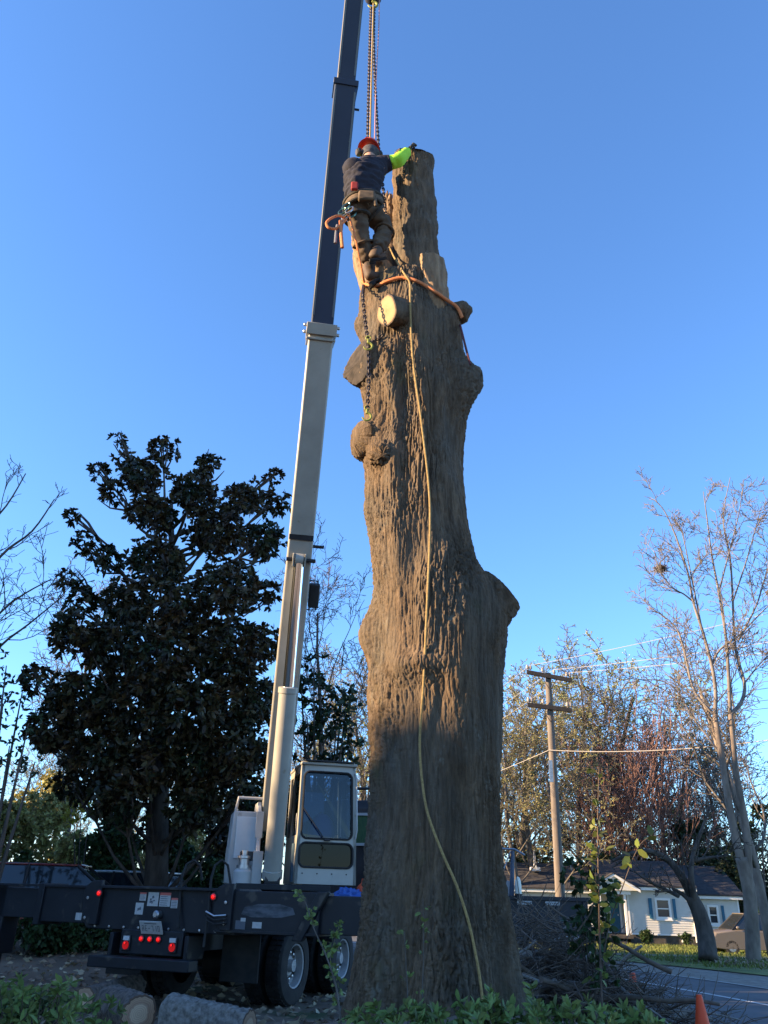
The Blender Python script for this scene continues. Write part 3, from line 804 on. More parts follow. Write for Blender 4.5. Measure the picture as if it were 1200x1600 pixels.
# ------------------------------------------------------------------ crane upper works (turned towards the tree)
UA = R(13)
UX = Vector((math.cos(UA), math.sin(UA), 0)); UY = Vector((-math.sin(UA), math.cos(UA), 0)); UAx = (UX, UY, TZ)
PIV = V(430, 1246, 15.0)                       # boom foot
TIP = V(596, -437, 6.6)                        # boom head, far above the picture
BD = (TIP - PIV).normalized()
_bx = Vector((math.cos(R(8)), math.sin(R(8)), 0)); BXv = _bx - BD * _bx.dot(BD); BXv.normalize(); BYv = BXv.cross(BD)      # width, depth (towards -camera)
if BYv.y > 0: BYv = -BYv
UO = V(420, 1385, 14.9); UO.z = 1.22           # turntable centre
def Uw(x, y, z): return Vector((UO.x, UO.y, 0)) + UX * x + UY * y + TZ * z
obj('turntable', MB().lathe(Uw(.05, 0, 1.22), TZ, [(0, .62), (.06, .62), (.06, .56), (.18, .56), (.18, .66), (.24, .66)], 40), M_BLACK, TR)
ud = MB(); ud.box(Uw(.15, .15, 1.50), (1.5, 2.0, .09), UAx)
obj('turret_deck', ud, M_NAVY, TR, bevel=.01)
def u_of(px, py, yl):
    r = ray(px, py); o = Vector((0, 0, EYE)); c = Uw(0, yl, 0)
    t = (c - o).dot(UY) / r.dot(UY); p = o + r * t; q = p - Vector((UO.x, UO.y, 0))
    return q.dot(UX), p.z
# two tall turret plates either side of the boom
def plate(poly, y0, y1, th, side):
    mbp = MB(); x0 = None
    for k in range(1): pass
    return mbp
for (pxs, nm) in (((404, 402, 398), 'l'), ((464, 466, 462), 'r')):
    xa, za = u_of(pxs[0], 1252, -.15); xb, zb = u_of(pxs[2], 1392, -.15)
    xx = (xa + xb) / 2
    mbp = MB()
    prof = [(-.55, 1.5), (-.55, 2.0), (-.35, 2.2), (-.28, za - .25), (-.05, za), (.45, za), (.95, 2.3), (.95, 1.5)]
    mbp.prism([Uw(xx - .03, a, b) for a, b in prof], UX * .06)
    pt = obj('turret_plate', mbp, M_CREAM2, TR, bevel=.008)
    obj('plate_flange', MB().box(Uw(xx, -.56, 1.78), (.16, .025, .5), UAx), M_CREAM2, pt, bevel=.004)
    obj('plate_flange', MB().box(Uw(xx, -.33, 2.45), (.12, .025, .42), UAx), M_CREAM2, pt, bevel=.004)
# counterweight housing / hoist box on the left
xa, za = u_of(362, 1268, .1); xb, zb = u_of(401, 1392, .1)
hb = MB(); hb.prism([Uw(xa + .03, -.1, za), Uw(xb - .02, -.1, za), Uw(xb - .02, -.1, zb), Uw(xa + .02, -.1, zb + .1), Uw(xa + .0, -.1, zb + .5)], UY * .8)
hbx = obj('hoist_housing', hb, M_CREAM2, TR, bevel=.02)
obj('housing_panel', MB().box(Uw((xa + xb) / 2 + .02, -.112, za - .42), (xb - xa - .14, .02, .66), UAx), mat('panel_white', (.46, .48, .49), (.52, .54, .55), scale=3, rough=.45), hbx, bevel=.006)
hr = MB(); hr.tube([Uw(xa + .06, -.05, za), Uw(xa + .09, -.05, za + .22), Uw(xb - .03, -.05, za + .22), Uw(xb - .03, -.05, za)], .028, 8)
obj('guard_rail', hr, M_CREAM2, TR)
xg, zg = u_of(377, 1392, -.5)
gm = MB().lathe(Uw(xg, -.5, zg - .02), TZ, [(0, .155), (.30, .155), (.33, .13), (.35, .13)], 24)
sg = obj('swing_motor', gm, M_CREAM2, TR)
obj('motor_head', MB().lathe(Uw(xg, -.5, zg + .33), TZ, [(0, .12), (.05, .12), (.05, .09), (.14, .09), (.15, .11), (.19, .11), (.20, .06), (.27, .06)], 16), M_STEEL, sg)
obj('motor_valve', MB().box(Uw(xg + .06, -.46, zg + .52), (.26, .16, .14), UAx), M_BLACK, sg, bevel=.01)
obj('motor_stand', MB().box(Uw(xg + .1, -.45, (zg + 1.16) / 2 - .01), (.55, .5, zg - 1.18), UAx), M_NAVY, TR, bevel=.01)
# boom: three telescoping sections
def boom_t(py):
    lo, hi = 0.0, (TIP - PIV).length
    for _ in range(40):
        m_ = (lo + hi) / 2
        if proj(PIV + BD * m_)[1] > py: lo = m_
        else: hi = m_
    return lo
BOOM = bpy.data.objects.new('boom', None); COL.objects.link(BOOM); BOOM.parent = TR; BOOM.location = TW.inverted() @ PIV
WM[BOOM.name] = TW @ Matrix.Translation(BOOM.location)
BAx = (BXv, BYv, BD)
def bsec(name, t0, t1, w, dpt, m, th=True):
    mbx = MB(); c = PIV + BD * ((t0 + t1) / 2)
    mbx.box(c, (w, dpt, t1 - t0), BAx)
    o = obj(name, mbx, m, BOOM, bevel=.03)
    return o
t1 = boom_t(512); t2 = boom_t(140); tE = (TIP - PIV).length
s1 = bsec('base_section', -.5, t1, .43, .60, M_CREAM)
s2 = bsec('middle_section', t1 - .6, t2, .385, .52, M_NAVY2)
s3 = bsec('tip_section', t2 - .6, tE, .32, .44, M_NAVY2)
def collar(t, w, dpt, h, m):
    mbx = MB(); mbx.box(PIV + BD * t, (w, dpt, h), BAx); return obj('boom_collar', mbx, m, BOOM, bevel=.008)
collar(t1 - .09, .52, .68, .20, M_CREAM); collar(t1 - .26, .50, .66, .04, M_CREAM); collar(t2, .43, .56, .10, M_NAVY2)
for s in (-1, 1):
    for h in (-.02, -.14):
        obj('wear_pad_bolt', MB().lathe(PIV + BD * (t1 + h) + BXv * .255 * s + BYv * .2, BXv * s, [(0, .03), (.05, .03), (.06, .02)], 8), M_STEEL, BOOM)
    # rolled edge strips along the underside corners
    obj('edge_strip', MB().box(PIV + BD * ((t1 + t2) / 2) + BXv * .165 * s + BYv * .262, (.03, .012, t2 - t1 - .3), BAx), mat('boom_edge', (.10, .13, .15), rough=.4), BOOM)
    obj('edge_strip', MB().box(PIV + BD * ((tE + t2) / 2) + BXv * .135 * s + BYv * .222, (.03, .012, tE - t2 - .3), BAx), mat('boom_edge', (.10, .13, .15), rough=.4), BOOM)
tr_ = boom_t(872)
tb = boom_t(838); mbx = MB().box(PIV + BD * tb + BYv * .314, (.42, .012, .09), BAx); obj('belly_band', mbx, M_BLACK, BOOM)
mbx = MB()
for s in (-.10, .10): mbx.box(PIV + BD * tr_ + BXv * s + BYv * .38, (.03, .16, .22), BAx)
obj('cylinder_lug', mbx, M_CREAM, BOOM, bevel=.006)
obj('lug_pin', MB().tube([PIV + BD * tr_ + BXv * -.22 + BYv * .36, PIV + BD * tr_ + BXv * .28 + BYv * .36], .035, 10), M_BLACK, BOOM)
tp = boom_t(852); obj('side_peg', MB().tube([PIV + BD * tp + BXv * .22, PIV + BD * tp + BXv * .42], .03, 8), M_BLACK, BOOM)
tp = boom_t(168); obj('side_peg', MB().tube([PIV + BD * tp + BXv * .18, PIV + BD * tp + BXv * .28], .02, 8), M_BLACK, BOOM)
tq = boom_t(928)
fl = MB().box(PIV + BD * tq + BXv * .33, (.18, .22, .42), BAx); fo = obj('work_light_box', fl, M_BLACK, BOOM, bevel=.02)
fl = MB().tube([PIV + BD * (tq - .26) + BXv * .2, PIV + BD * (tq - .26) + BXv * .38, PIV + BD * (tq + .26) + BXv * .38, PIV + BD * (tq + .26) + BXv * .2], .015, 6); obj('light_bracket', fl, M_BLACK, BOOM)
head = MB().box(PIV + BD * (tE + .1) + BYv * .1, (.42, .8, .5), BAx); obj('boom_head', head, M_NAVY2, BOOM, bevel=.03)
# lift cylinder
CT = PIV + BD * tr_ + BYv * .37
xb, zb = u_of(424, 1372, -.55); CB = Uw(xb, -.62, max(zb, 1.62))
CYL = bpy.data.objects.new('lift_cylinder', None); COL.objects.link(CYL); CYL.parent = TR; CYL.location = TW.inverted() @ CB
WM[CYL.name] = TW @ Matrix.Translation(CYL.location)
L_ = (CT - CB).length; dC = (CT - CB).normalized()
fb = .0
lo, hi = 0., L_
for _ in range(40):
    m_ = (lo + hi) / 2
    if proj(CB + dC * m_)[1] > 1074: lo = m_
    else: hi = m_
bt = lo
obj('barrel', MB().lathe(CB, dC, [(-.05, .10), (0, .165), (.12, .165), (.13, .150), (bt - .10, .150), (bt - .09, .165), (bt, .165), (bt + .01, .11)], 32), M_CREAM, CYL)
obj('rod', MB().lathe(CB + dC * (bt - .1), dC, [(0, .092), (L_ - bt + .05, .092)], 32), M_CHROME, CYL)
obj('rod_eye', MB().lathe(CT - BXv * .07, BXv, [(0, .11), (.14, .11)], 20), M_CREAM, CYL)
obj('foot_eye', MB().lathe(CB - UX * .12 - dC * .05, UX, [(0, .16), (.24, .16)], 20), M_BLACK, CYL)
obj('hose_cover', MB().tube([Uw(*(lambda q: (q[0], -.5, q[1]))(u_of(461, 1318, -.5))), Uw(*(lambda q: (q[0], -.5, q[1]))(u_of(459, 1340, -.5))), Uw(*(lambda q: (q[0], -.5, q[1]))(u_of(457, 1378, -.5)))], .05, 10), mat('blue_hose', (.05, .10, .15), rough=.5), TR)
for k in range(3):
    a, b = u_of(470 + k * 3, 1240, -.1); c, d = u_of(462 + k * 2, 1320, -.1)
    obj('hydraulic_hose', MB().tube([Uw(a, 0, b), Uw(a - .03, -.1, (b + d) / 2), Uw(c, -.1, d)], .018, 6), M_RUBBER, TR)
# operator's cab
CABY = -.75
x0, zb = u_of(459, 1384, CABY); x1, _ = u_of(556, 1384, CABY); xt0, zt_ = u_of(473, 1194, CABY); xt1, _ = u_of(557, 1198, CABY)
zb = 1.56
CABW = x1 - x0; cabc = (x0 + x1) / 2
CAB = bpy.data.objects.new('operator_cab', None); COL.objects.link(CAB); CAB.parent = TR
CAB.location = TW.inverted() @ Uw(cabc, CABY, zb); WM[CAB.name] = TW @ Matrix.Translation(CAB.location)
Hh = zt_ - zb
def cf(u, w, dep=0.0):
    """point on the cab front: u across 0..1, w up 0..1"""
    l = x0 + (xt0 - x0) * w; r = x1 + (xt1 - x1) * w
    return Uw(l + (r - l) * u, CABY + dep + .10 * max(0, w - .45), zb + Hh * w)
def rrect(u0, u1, w0, w1, r, dep, n=6):
    P = []
    au, aw = r / CABW, r / Hh
    for (cu, cw, a0) in ((u1 - au, w1 - aw, 0), (u0 + au, w1 - aw, 90), (u0 + au, w0 + aw, 180), (u1 - au, w0 + aw, 270)):
        for k in range(n + 1):
            t = R(a0 + 90 * k / n); P.append(cf(cu + au * math.cos(t), cw + aw * math.sin(t), dep))
    return P
W1 = (.06, .93, .37, .945); W2 = (.05, .94, .135, .335)
def front_with_holes():
    mbx = MB(); n = 28
    def ringface(hole, u0, u1, w0, w1):
        outer = []
        for (cu, cw) in hole:
            outer.append((cu, cw))
    for (W, (w0, w1)) in ((W1, (.355, 1.0)), (W2, (0.0, .355))):
        H1 = rrect(*W, .10, 0.0); H2 = rrect(*W, .10, .06)
        corner = [cf(1, w1), cf(0, w1), cf(0, w0), cf(1, w0)]
        nn = len(H1); q = nn // 4
        vs = H1 + H2 + corner; b = 2 * nn
        fs = [(k, (k + 1) % nn, nn + (k + 1) % nn, nn + k) for k in range(nn)]
        for c_ in range(4):
            for k in range(q - 1):
                fs.append((c_ * q + k, b + c_, c_ * q + k + 1))
            fs.append((c_ * q + q - 1, b + c_, b + (c_ + 1) % 4, ((c_ + 1) * q) % nn))
        mbx.add(vs, fs)
    return mbx
M_CABP = mat('cab_paint', (.34, .335, .30), (.40, .39, .35), scale=2, rough=.45, wear=((.2, .17, .12), 7, .70))
obj('front_panel', front_with_holes(), M_CABP, CAB, smooth=20)
DEP = 1.45
sh = MB()
def quad(mbx, a, b, c, d): mbx.add([a, b, c, d], [(0, 1, 2, 3)])
back = UY * DEP
# body shell: sides with window openings (built as framed pieces), rear, floor, roof
for u in (0, 1):
    n = UX * (-1 if u == 0 else 1)
    def sp(t, w): return cf(u, w) + UY * (DEP * t - .10 * max(0, w - .45) * t)
    pcs = [(0, 1, 0, .40), (0, .10, .40, .94), (.62, .70, .40, .94), (.94, 1, .40, .94), (0, 1, .94, 1)]
    for (t0, t1_, w0, w1) in pcs:
        A_ = [sp(t0, w0), sp(t1_, w0), sp(t1_, w1), sp(t0, w1)]
        sh.prism(A_, -n * .05)
obj('side_panel', sh, M_CREAM, CAB, smooth=0)
sg_ = MB()
for u in (0, 1):
    n = UX * (-1 if u == 0 else 1)
    def sp(t, w): return cf(u, w) + UY * (DEP * t - .10 * max(0, w - .45) * t) - n * .025
    sgl = MB(); quad(sgl, sp(.10, .40), sp(.62, .40), sp(.62, .94), sp(.10, .94)); quad(sgl, sp(.70, .40), sp(.94, .40), sp(.94, .94), sp(.70, .94))
    obj('side_window', sgl, M_DGLASS, CAB, smooth=0)
rf = MB(); rf.prism([cf(0, 1) - UY * .06 - UX * .02 + TZ * .002, cf(1, 1) - UY * .06 + UX * .02 + TZ * .002, cf(1, 1) + UY * 1.4 + UX * .02 + TZ * .002, cf(0, 1) + UY * 1.4 - UX * .02 + TZ * .002], TZ * .05)
rfo = obj('roof', rf, M_CREAM, CAB, bevel=.015)
obj('roof_visor', MB().prism([cf(.04, 1) - UY * .10 + TZ * .06, cf(.96, 1) - UY * .10 + TZ * .06, cf(.96, 1) + UY * .5 + TZ * .06, cf(.04, 1) + UY * .5 + TZ * .06], TZ * .02), M_BLACK, CAB)
rb = MB(); quad(rb, cf(0, 0) + back, cf(1, 0) + back, cf(1, .45) + back, cf(0, .45) + back)
quad(rb, cf(0, 0, .02), cf(1, 0, .02), cf(1, 0) + back, cf(0, 0) + back)
obj('rear_panel', rb, M_CREAM, CAB, smooth=0)
rg_ = MB(); quad(rg_, cf(0.04, .45) + UY * 1.38, cf(.96, .45) + UY * 1.38, cf(.96, .98) + UY * 1.34, cf(.04, .98) + UY * 1.34)
obj('rear_window', rg_, glass_mat('rear_glass', (.22, .28, .36), .3), CAB, smooth=0)
P = rrect(W1[0] - .005, W1[1] + .005, W1[2] - .003, W1[3] + .003, .105, .035)
obj('windshield', MB().add(P, [tuple(range(len(P)))]), M_GLASS, CAB, smooth=0)
P2 = rrect(W2[0] - .005, W2[1] + .005, W2[2] - .003, W2[3] + .003, .105, .035)
obj('lower_window', MB().add(P2, [tuple(range(len(P2)))]), M_DGLASS, CAB, smooth=0)
for W, nm in ((W1, 'windshield_seal'), (W2, 'window_seal')):
    Pq = rrect(*W, .10, -.004); obj(nm, MB().tube(Pq + [Pq[0], Pq[1]], .018, 6, cap=False), M_RUBBER, CAB)
wp = MB().tube([cf(.46, .36, -.03), cf(.30, .47, -.03), cf(.06, .63, -.02)], .010, 6); obj('wiper', wp, M_BLACK, CAB)
obj('wiper_motor', MB().box(cf(.50, .362, -.02), (.10, .06, .04), UAx), M_BLACK, CAB, bevel=.008)
obj('grab_handle', MB().tube([cf(.985, .38, -.01), cf(1.0, .45, -.06), cf(1.0, .9, -.06), cf(.985, .95, -.01)], .014, 8), M_CREAM2, CAB)
seat = MB().box(cf(.5, .35, .75), (.5, .14, .75), UAx).box(cf(.5, .2, .55), (.5, .5, .14), UAx)
obj('seat', seat, M_BLACK, CAB, bevel=.03)
obj('operator_jacket', MB().ball(cf(.5, .42, .62), .24, sc=(1, .7, 1.5)), M_BLUE, CAB)
obj('lever_rack', MB().tube([cf(.78, .40, .25), cf(.79, .72, .25), cf(.92, .73, .25), cf(.92, .40, .25)], .015, 6), M_STEEL, CAB)
for k in range(4):
    obj('panel_bolt', MB().lathe(cf(.12 + .24 * k, .085, 0.002), -UY, [(0, .012), (.012, .01)], 8), M_BLACK, CAB)
# things left on the deck by the cab
q = Vector(V(548, 1388, 13.3)); q.z = 1.25
tbox('side_tray', 1.21, 2.05, 1.85, 2.7, 1.15, 1.215, M_BLACK)
bag = MB().ball(q + Vector((-.03, 0, .12)), .19, 26, 18, (1.15, .7, .8))
_bv = np.array(bag.v); _bd = _bv - np.array(q + Vector((0, 0, .12))); _bv = _bv + _bd * (np.abs(noise3(_bv * 9)) * 1.1 + noise3(_bv * 22) * .5 - .2)[:, None]; _bv[:, 2] = np.maximum(_bv[:, 2], 1.218); bag.v = [tuple(v) for v in _bv]
tag(obj('tarp_bundle', bag, M_BLUE, None, origin=q), 'crumpled blue tarp bundle on the truck deck under the cab', 'tarp')
q = Vector(V(570, 1388, 13.4)); q.z = 1.23
can = MB().lathe(q, TZ, [(0, .12), (.02, .14), (.30, .12), (.36, .06), (.42, .05)], 14)
ct = thing('fuel_can', 'orange-red plastic can on the truck deck beside the trunk', 'can', q)
obj('can_body', can, mat('red_plastic', (.45, .06, .02), rough=.45), ct)
obj('pour_spout', MB().tube([q + Vector((0, 0, .4)), q + Vector((.05, -.03, .47)), q + Vector((.12, -.06, .5))], .018, 8), mat('yellow_plastic', (.6, .4, .03), rough=.45), ct)
# ================================================================== the climber
M_SKIN = mat('skin', (.42, .25, .17), rough=.6)
M_SHIRT = mat('navy_shirt', (.014, .015, .024), (.021, .022, .034), scale=9, rough=.9, bump=.006, bscale=14)
M_PANTS = mat('brown_work_trousers', (.07, .05, .034), (.12, .088, .058), scale=7, rough=.95, bump=.008, bscale=16)
M_NEON = mat('neon_sleeve', (.30, .62, .03), (.42, .75, .05), scale=8, rough=.8, bump=.004, bscale=20)
M_GLOVE = mat('glove', (.06, .05, .04), (.10, .085, .065), scale=20, rough=.9)
M_BOOT = mat('boot_leather', (.05, .033, .022), (.10, .066, .042), scale=12, rough=.7, bump=.003, bscale=40)
M_SOLE = mat('boot_sole', (.016, .014, .013), rough=.9)
M_HELM = mat('red_helmet', (.55, .035, .018), rough=.3, coat=.4)
M_HARN = mat('harness_webbing', (.03, .03, .028), (.07, .06, .045), scale=30, rough=.9)
M_LEATH = mat('tan_pad', (.075, .052, .032), (.15, .105, .062), scale=22, rough=.85)
M_ORANGE = mat('orange_rope', (.55, .17, .06), (.66, .25, .10), scale=60, rough=.9)
M_YROPE = mat('yellow_rope', (.24, .16, .06), (.36, .26, .11), scale=60, rough=.9)
M_CHAIN = mat('chain_steel', (.035, .032, .035), (.07, .06, .06), scale=40, rough=.5, metal=.6)
M_HOOK = mat('yellow_green_hook', (.26, .27, .05), rough=.45)

W_ = lambda a, b, d: V(a, b, d)
J = dict(pel=W_(567, 324, 6.0), sp=W_(566, 302, 5.98), ch=W_(570, 275, 5.98), nk=W_(578, 252, 6.03), hd=W_(578, 242, 6.06), ht=W_(577, 232, 6.08),
         sL=W_(552, 264, 5.93), sR=W_(596, 258, 6.04), eR=W_(622, 251, 6.02), wR=W_(634, 239, 6.12), hR=W_(643, 229, 6.16),
         eL=W_(574, 276, 6.24), wL=W_(600, 268, 6.28), hipL=W_(557, 332, 5.98), knL=W_(564, 374, 6.03), anL=W_(577, 414, 6.15),
         hipR=W_(579, 331, 6.03), knR=W_(603, 357, 6.14), anR=W_(590, 391, 6.06))
PER = thing('person', 'climber in dark shirt, neon sleeves, brown trousers and red helmet gripping the stem', 'person', J['anL'] - Vector((0, 0, .1)))
def skin(name, nodes, edges, m, parent, sub=2, wrinkle=0.0):
    """nodes: {key: (Vector, rx, ry)}; first key is the root"""
    keys = list(nodes); me = bpy.data.meshes.new(name)
    me.from_pydata([tuple(nodes[k][0]) for k in keys], [(keys.index(a), keys.index(b)) for a, b in edges], [])
    o = bpy.data.objects.new(name, me); COL.objects.link(o)
    sk = o.modifiers.new('skin', 'SKIN'); sk.use_smooth_shade = True
    for i, k in enumerate(keys):
        sv = me.skin_vertices[0].data[i]; sv.radius = nodes[k][1:3]; sv.use_root = (i == 0)
    ss = o.modifiers.new('sub', 'SUBSURF'); ss.levels = sub; ss.render_levels = sub
    dg_ = bpy.context.evaluated_depsgraph_get(); ev = o.evaluated_get(dg_)
    m2 = bpy.data.meshes.new_from_object(ev); bpy.data.objects.remove(o, do_unlink=True)
    if wrinkle:
        n = len(m2.vertices); co = np.empty(n * 3, np.float32); m2.vertices.foreach_get('co', co); co = co.reshape(-1, 3)
        no = np.empty(n * 3, np.float32); m2.vertices.foreach_get('normal', no); no = no.reshape(-1, 3)
        w = noise3(co * np.array((14, 14, 22))) * wrinkle + noise3(co * 34) * wrinkle * .4
        co = co + no * w[:, None]; m2.vertices.foreach_set('co', co.astype(np.float32).ravel()); m2.update()
    m2.materials.clear()
    ob_ = link(name, m2, m, parent, smooth=0)
    for q in m2.polygons: q.use_smooth = True
    return ob_
mid = lambda a, b, t=.5: J[a].lerp(J[b], t)
body_n = {'pel': (J['pel'], .13, .12), 'sp': (J['sp'], .12, .11), 'ch': (J['ch'], .14, .12), 'nk': (J['nk'], .06, .06), 'hd': (J['hd'], .085, .085), 'ht': (J['ht'], .075, .075),
          'sL': (J['sL'], .07, .07), 'sR': (J['sR'], .07, .07), 'eR': (J['eR'], .045, .045), 'wR': (J['wR'], .034, .034), 'eL': (J['eL'], .045, .045), 'wL': (J['wL'], .034, .034),
          'hipL': (J['hipL'], .10, .10), 'knL': (J['knL'], .07, .07), 'anL': (J['anL'], .045, .045), 'hipR': (J['hipR'], .10, .10), 'knR': (J['knR'], .07, .07), 'anR': (J['anR'], .045, .045)}
body_e = [('pel', 'sp'), ('sp', 'ch'), ('ch', 'nk'), ('nk', 'hd'), ('hd', 'ht'), ('ch', 'sL'), ('ch', 'sR'), ('sR', 'eR'), ('eR', 'wR'), ('sL', 'eL'), ('eL', 'wL'),
          ('pel', 'hipL'), ('hipL', 'knL'), ('knL', 'anL'), ('pel', 'hipR'), ('hipR', 'knR'), ('knR', 'anR')]
skin('body', body_n, body_e, M_SKIN, PER)
def loft(rings, n=28, cap=True, wr=0.0, seed=0.0):
    """rings: (centre, half-width vec, half-depth vec)"""
    vs = []; k = len(rings); out = MB()
    for (c, a, b) in rings:
        for j in range(n):
            t = 2 * math.pi * j / n
            e = .82
            ct, st = math.copysign(abs(math.cos(t)) ** e, math.cos(t)), math.copysign(abs(math.sin(t)) ** e, math.sin(t))
            vs.append(Vector(c) + a * ct + b * st)
    A = np.array([tuple(v) for v in vs])
    if wr:
        C = np.repeat(np.array([tuple(r[0]) for r in rings]), n, 0); D = A - C; D /= np.linalg.norm(D, axis=1)[:, None]
        A = A + D * (noise3(A * np.array((9, 9, 20)) + seed) * wr + noise3(A * 26 + seed) * wr * .5)[:, None]
    fs = [(i * n + j, i * n + (j + 1) % n, (i + 1) * n + (j + 1) % n, (i + 1) * n + j) for i in range(k - 1) for j in range(n)]
    if cap: fs += [tuple(range(n))[::-1], tuple(range((k - 1) * n, k * n))]
    return out.add(A, fs)
def resample(rings, m):
    out = []; k = len(rings)
    for i in range(m):
        t = i / (m - 1) * (k - 1); a = min(int(t), k - 2); f = t - a; f2 = f * f * (3 - 2 * f)
        out.append(tuple(rings[a][q].lerp(rings[a + 1][q], f if q == 0 else f2) for q in range(3)))
    return out
wx = (J['sR'] - J['sL']); wx.z *= .5; wx.normalize(); wd = Vector((-wx.y, wx.x, 0)).normalized()
up_ = (J['nk'] - J['pel']).normalized()
shirt = loft(resample([(J['pel'] + up_ * .06, wx * .185, wd * .14), (J['sp'], wx * .185, wd * .145), (J['sp'].lerp(J['ch'], .5), wx * .20, wd * .15), (J['ch'], wx * .222, wd * .155),
                       (J['ch'].lerp(J['nk'], .55), wx * .215, wd * .14), (J['ch'].lerp(J['nk'], .85) , wx * .14, wd * .11), (J['nk'] + up_ * .01, wx * .065, wd * .07)], 80), 64, wr=.034)
so = obj('t_shirt', shirt, M_SHIRT, PER, smooth=60)
def sleeve(name, pts, rads, m, parent=PER, wr=.02, n=26, k=40):
    P = []
    tt = np.linspace(0, 1, len(pts))
    X = np.stack([np.interp(np.linspace(0, 1, k), tt, [p[i] for p in pts]) for i in range(3)], -1)
    kk = np.ones(5) / 5
    pad = np.concatenate([np.repeat(X[:1], 2, 0), X, np.repeat(X[-1:], 2, 0)]); Xs = np.stack([np.convolve(pad[:, i], kk, 'valid') for i in range(3)], -1); Xs[0] = X[0]; Xs[-1] = X[-1]
    rr = np.interp(np.linspace(0, 1, k), np.linspace(0, 1, len(rads)), rads)
    t = MB().tube(Xs, rr, n)
    A = np.array(t.v); t.v = [tuple(q) for q in A + (noise3(A * 24)[:, None] * np.ones(3)) * wr]
    return obj(name, t, m, parent, smooth=60)
shR = mid('ch', 'sR', .6)
sleeve('shirt_sleeve', [shR, J['sR'], mid('sR', 'eR', .52)], [.11, .10, .082], M_SHIRT)
sleeve('shirt_sleeve', [mid('ch', 'sL', .5), J['sL'], mid('sL', 'eL', .5)], [.12, .115, .08], M_SHIRT)
sleeve('neon_sleeve', [mid('sR', 'eR', .40), J['eR'], J['wR'], mid('wR', 'hR', .25)], [.072, .07, .058, .044], M_NEON)
sleeve('neon_sleeve', [mid('sL', 'eL', .40), J['eL'], J['wL']], [.068, .066, .046], M_NEON)
# gloved hand: palm and five bent fingers over the top edge of the stem
hd_ = (J['hR'] - J['wR']).normalized(); hs = hd_.cross(Vector((0, 0, 1))).normalized(); hu = hs.cross(hd_)
palm = J['wR'].lerp(J['hR'], .25)
hn = {'w': (palm, .032, .026), 'p': (palm + hd_ * .06, .045, .025), 'k': (palm + hd_ * .10, .045, .022)}; he = [('w', 'p'), ('p', 'k')]
glove = skin('glove', hn, he, M_GLOVE, PER)
for k, (off, ln) in enumerate(((-.036, .070), (-.012, .082), (.012, .078), (.036, .060))):
    b0 = palm + hd_ * .10 + hs * off
    skin('finger', {'a': (b0, .011, .011), 'b': (b0 + hd_ * ln * .5 + hu * .012, .011, .011), 'c': (b0 + hd_ * ln * .8 - hu * .012, .010, .010), 'd': (b0 + hd_ * ln * .9 - hu * .04, .008, .008)},
         [('a', 'b'), ('b', 'c'), ('c', 'd')], M_GLOVE, glove, sub=1)
t0 = palm + hd_ * .035 + hs * .035
skin('thumb', {'a': (t0, .013, .013), 'b': (t0 + hs * .03 + hd_ * .03, .012, .012), 'c': (t0 + hs * .035 + hd_ * .06 - hu * .02, .009, .009)}, [('a', 'b'), ('b', 'c')], M_GLOVE, glove, sub=1)
# trousers, boots
pn = {'pel': (J['pel'] + up_ * .05, .165, .135), 'hipL': (J['hipL'], .125, .125), 'tL': (mid('hipL', 'knL', .5), .105, .105), 'knL': (J['knL'], .088, .088), 'cL': (mid('knL', 'anL', .5), .082, .082), 'anL': (mid('knL', 'anL', 1.02), .074, .074),
      'hipR': (J['hipR'], .125, .125), 'tR': (mid('hipR', 'knR', .5), .11, .11), 'knR': (J['knR'], .092, .092), 'cR': (mid('knR', 'anR', .5), .086, .086), 'anR': (mid('knR', 'anR', 1.02), .077, .077)}
skin('trousers', pn, [('pel', 'hipL'), ('hipL', 'tL'), ('tL', 'knL'), ('knL', 'cL'), ('cL', 'anL'), ('pel', 'hipR'), ('hipR', 'tR'), ('tR', 'knR'), ('knR', 'cR'), ('cR', 'anR')], M_PANTS, PER, sub=3, wrinkle=.034)
def boot(an, heel, toe):
    an, heel, toe = map(Vector, (an, heel, toe))
    bo = skin('boot', {'a': (an + (an - heel).normalized() * .03, .068, .068), 'h': (heel.lerp(an, .35), .062, .055), 'm': (heel.lerp(toe, .5) + (an - heel) * .18, .055, .048), 't': (heel.lerp(toe, .92) + (an - heel) * .10, .048, .036)},
              [('a', 'h'), ('h', 'm'), ('m', 't')], M_BOOT, PER)
    d = (toe - heel).normalized(); u = (an - heel); u = (u - d * u.dot(d)).normalized(); s = d.cross(u)
    pts = []
    for k in range(20):
        t = 2 * math.pi * k / 20; l = .5 + .56 * math.cos(t)
        w = .05 * math.sin(t) * (1 + .12 * math.cos(t)) * (.88 if .2 < l < .55 else 1)
        pts.append(heel + d * ((toe - heel).length * l) + s * w - u * .03)
    obj('sole', MB().prism(pts, u * .03), M_SOLE, bo, bevel=.006)
    hp = [heel + d * (.0 + .045 * math.cos(t)) + s * .045 * math.sin(t) - u * .055 for t in np.linspace(0, 2 * math.pi, 12, endpoint=False)]
    obj('heel', MB().prism(hp, u * .026), M_SOLE, bo)
    return bo
boot(J['anR'], V(579, 404, 5.98), V(601, 401, 6.2))
boot(J['anL'], V(577, 441, 6.02), V(601, 436, 6.24))
# climbing-spur straps
for a, b in (('knL', 'anL'), ('knR', 'anR')):
    d = (J[b] - J[a]).normalized(); c = mid(a, b, .18); o1 = d.orthogonal().normalized(); o2 = d.cross(o1)
    obj('spur_strap', MB().tube([c + (o1 * math.cos(t) + o2 * math.sin(t)) * .098 for t in np.linspace(0, 2 * math.pi, 20)], .012, 6, cap=False), M_LEATH, PER)
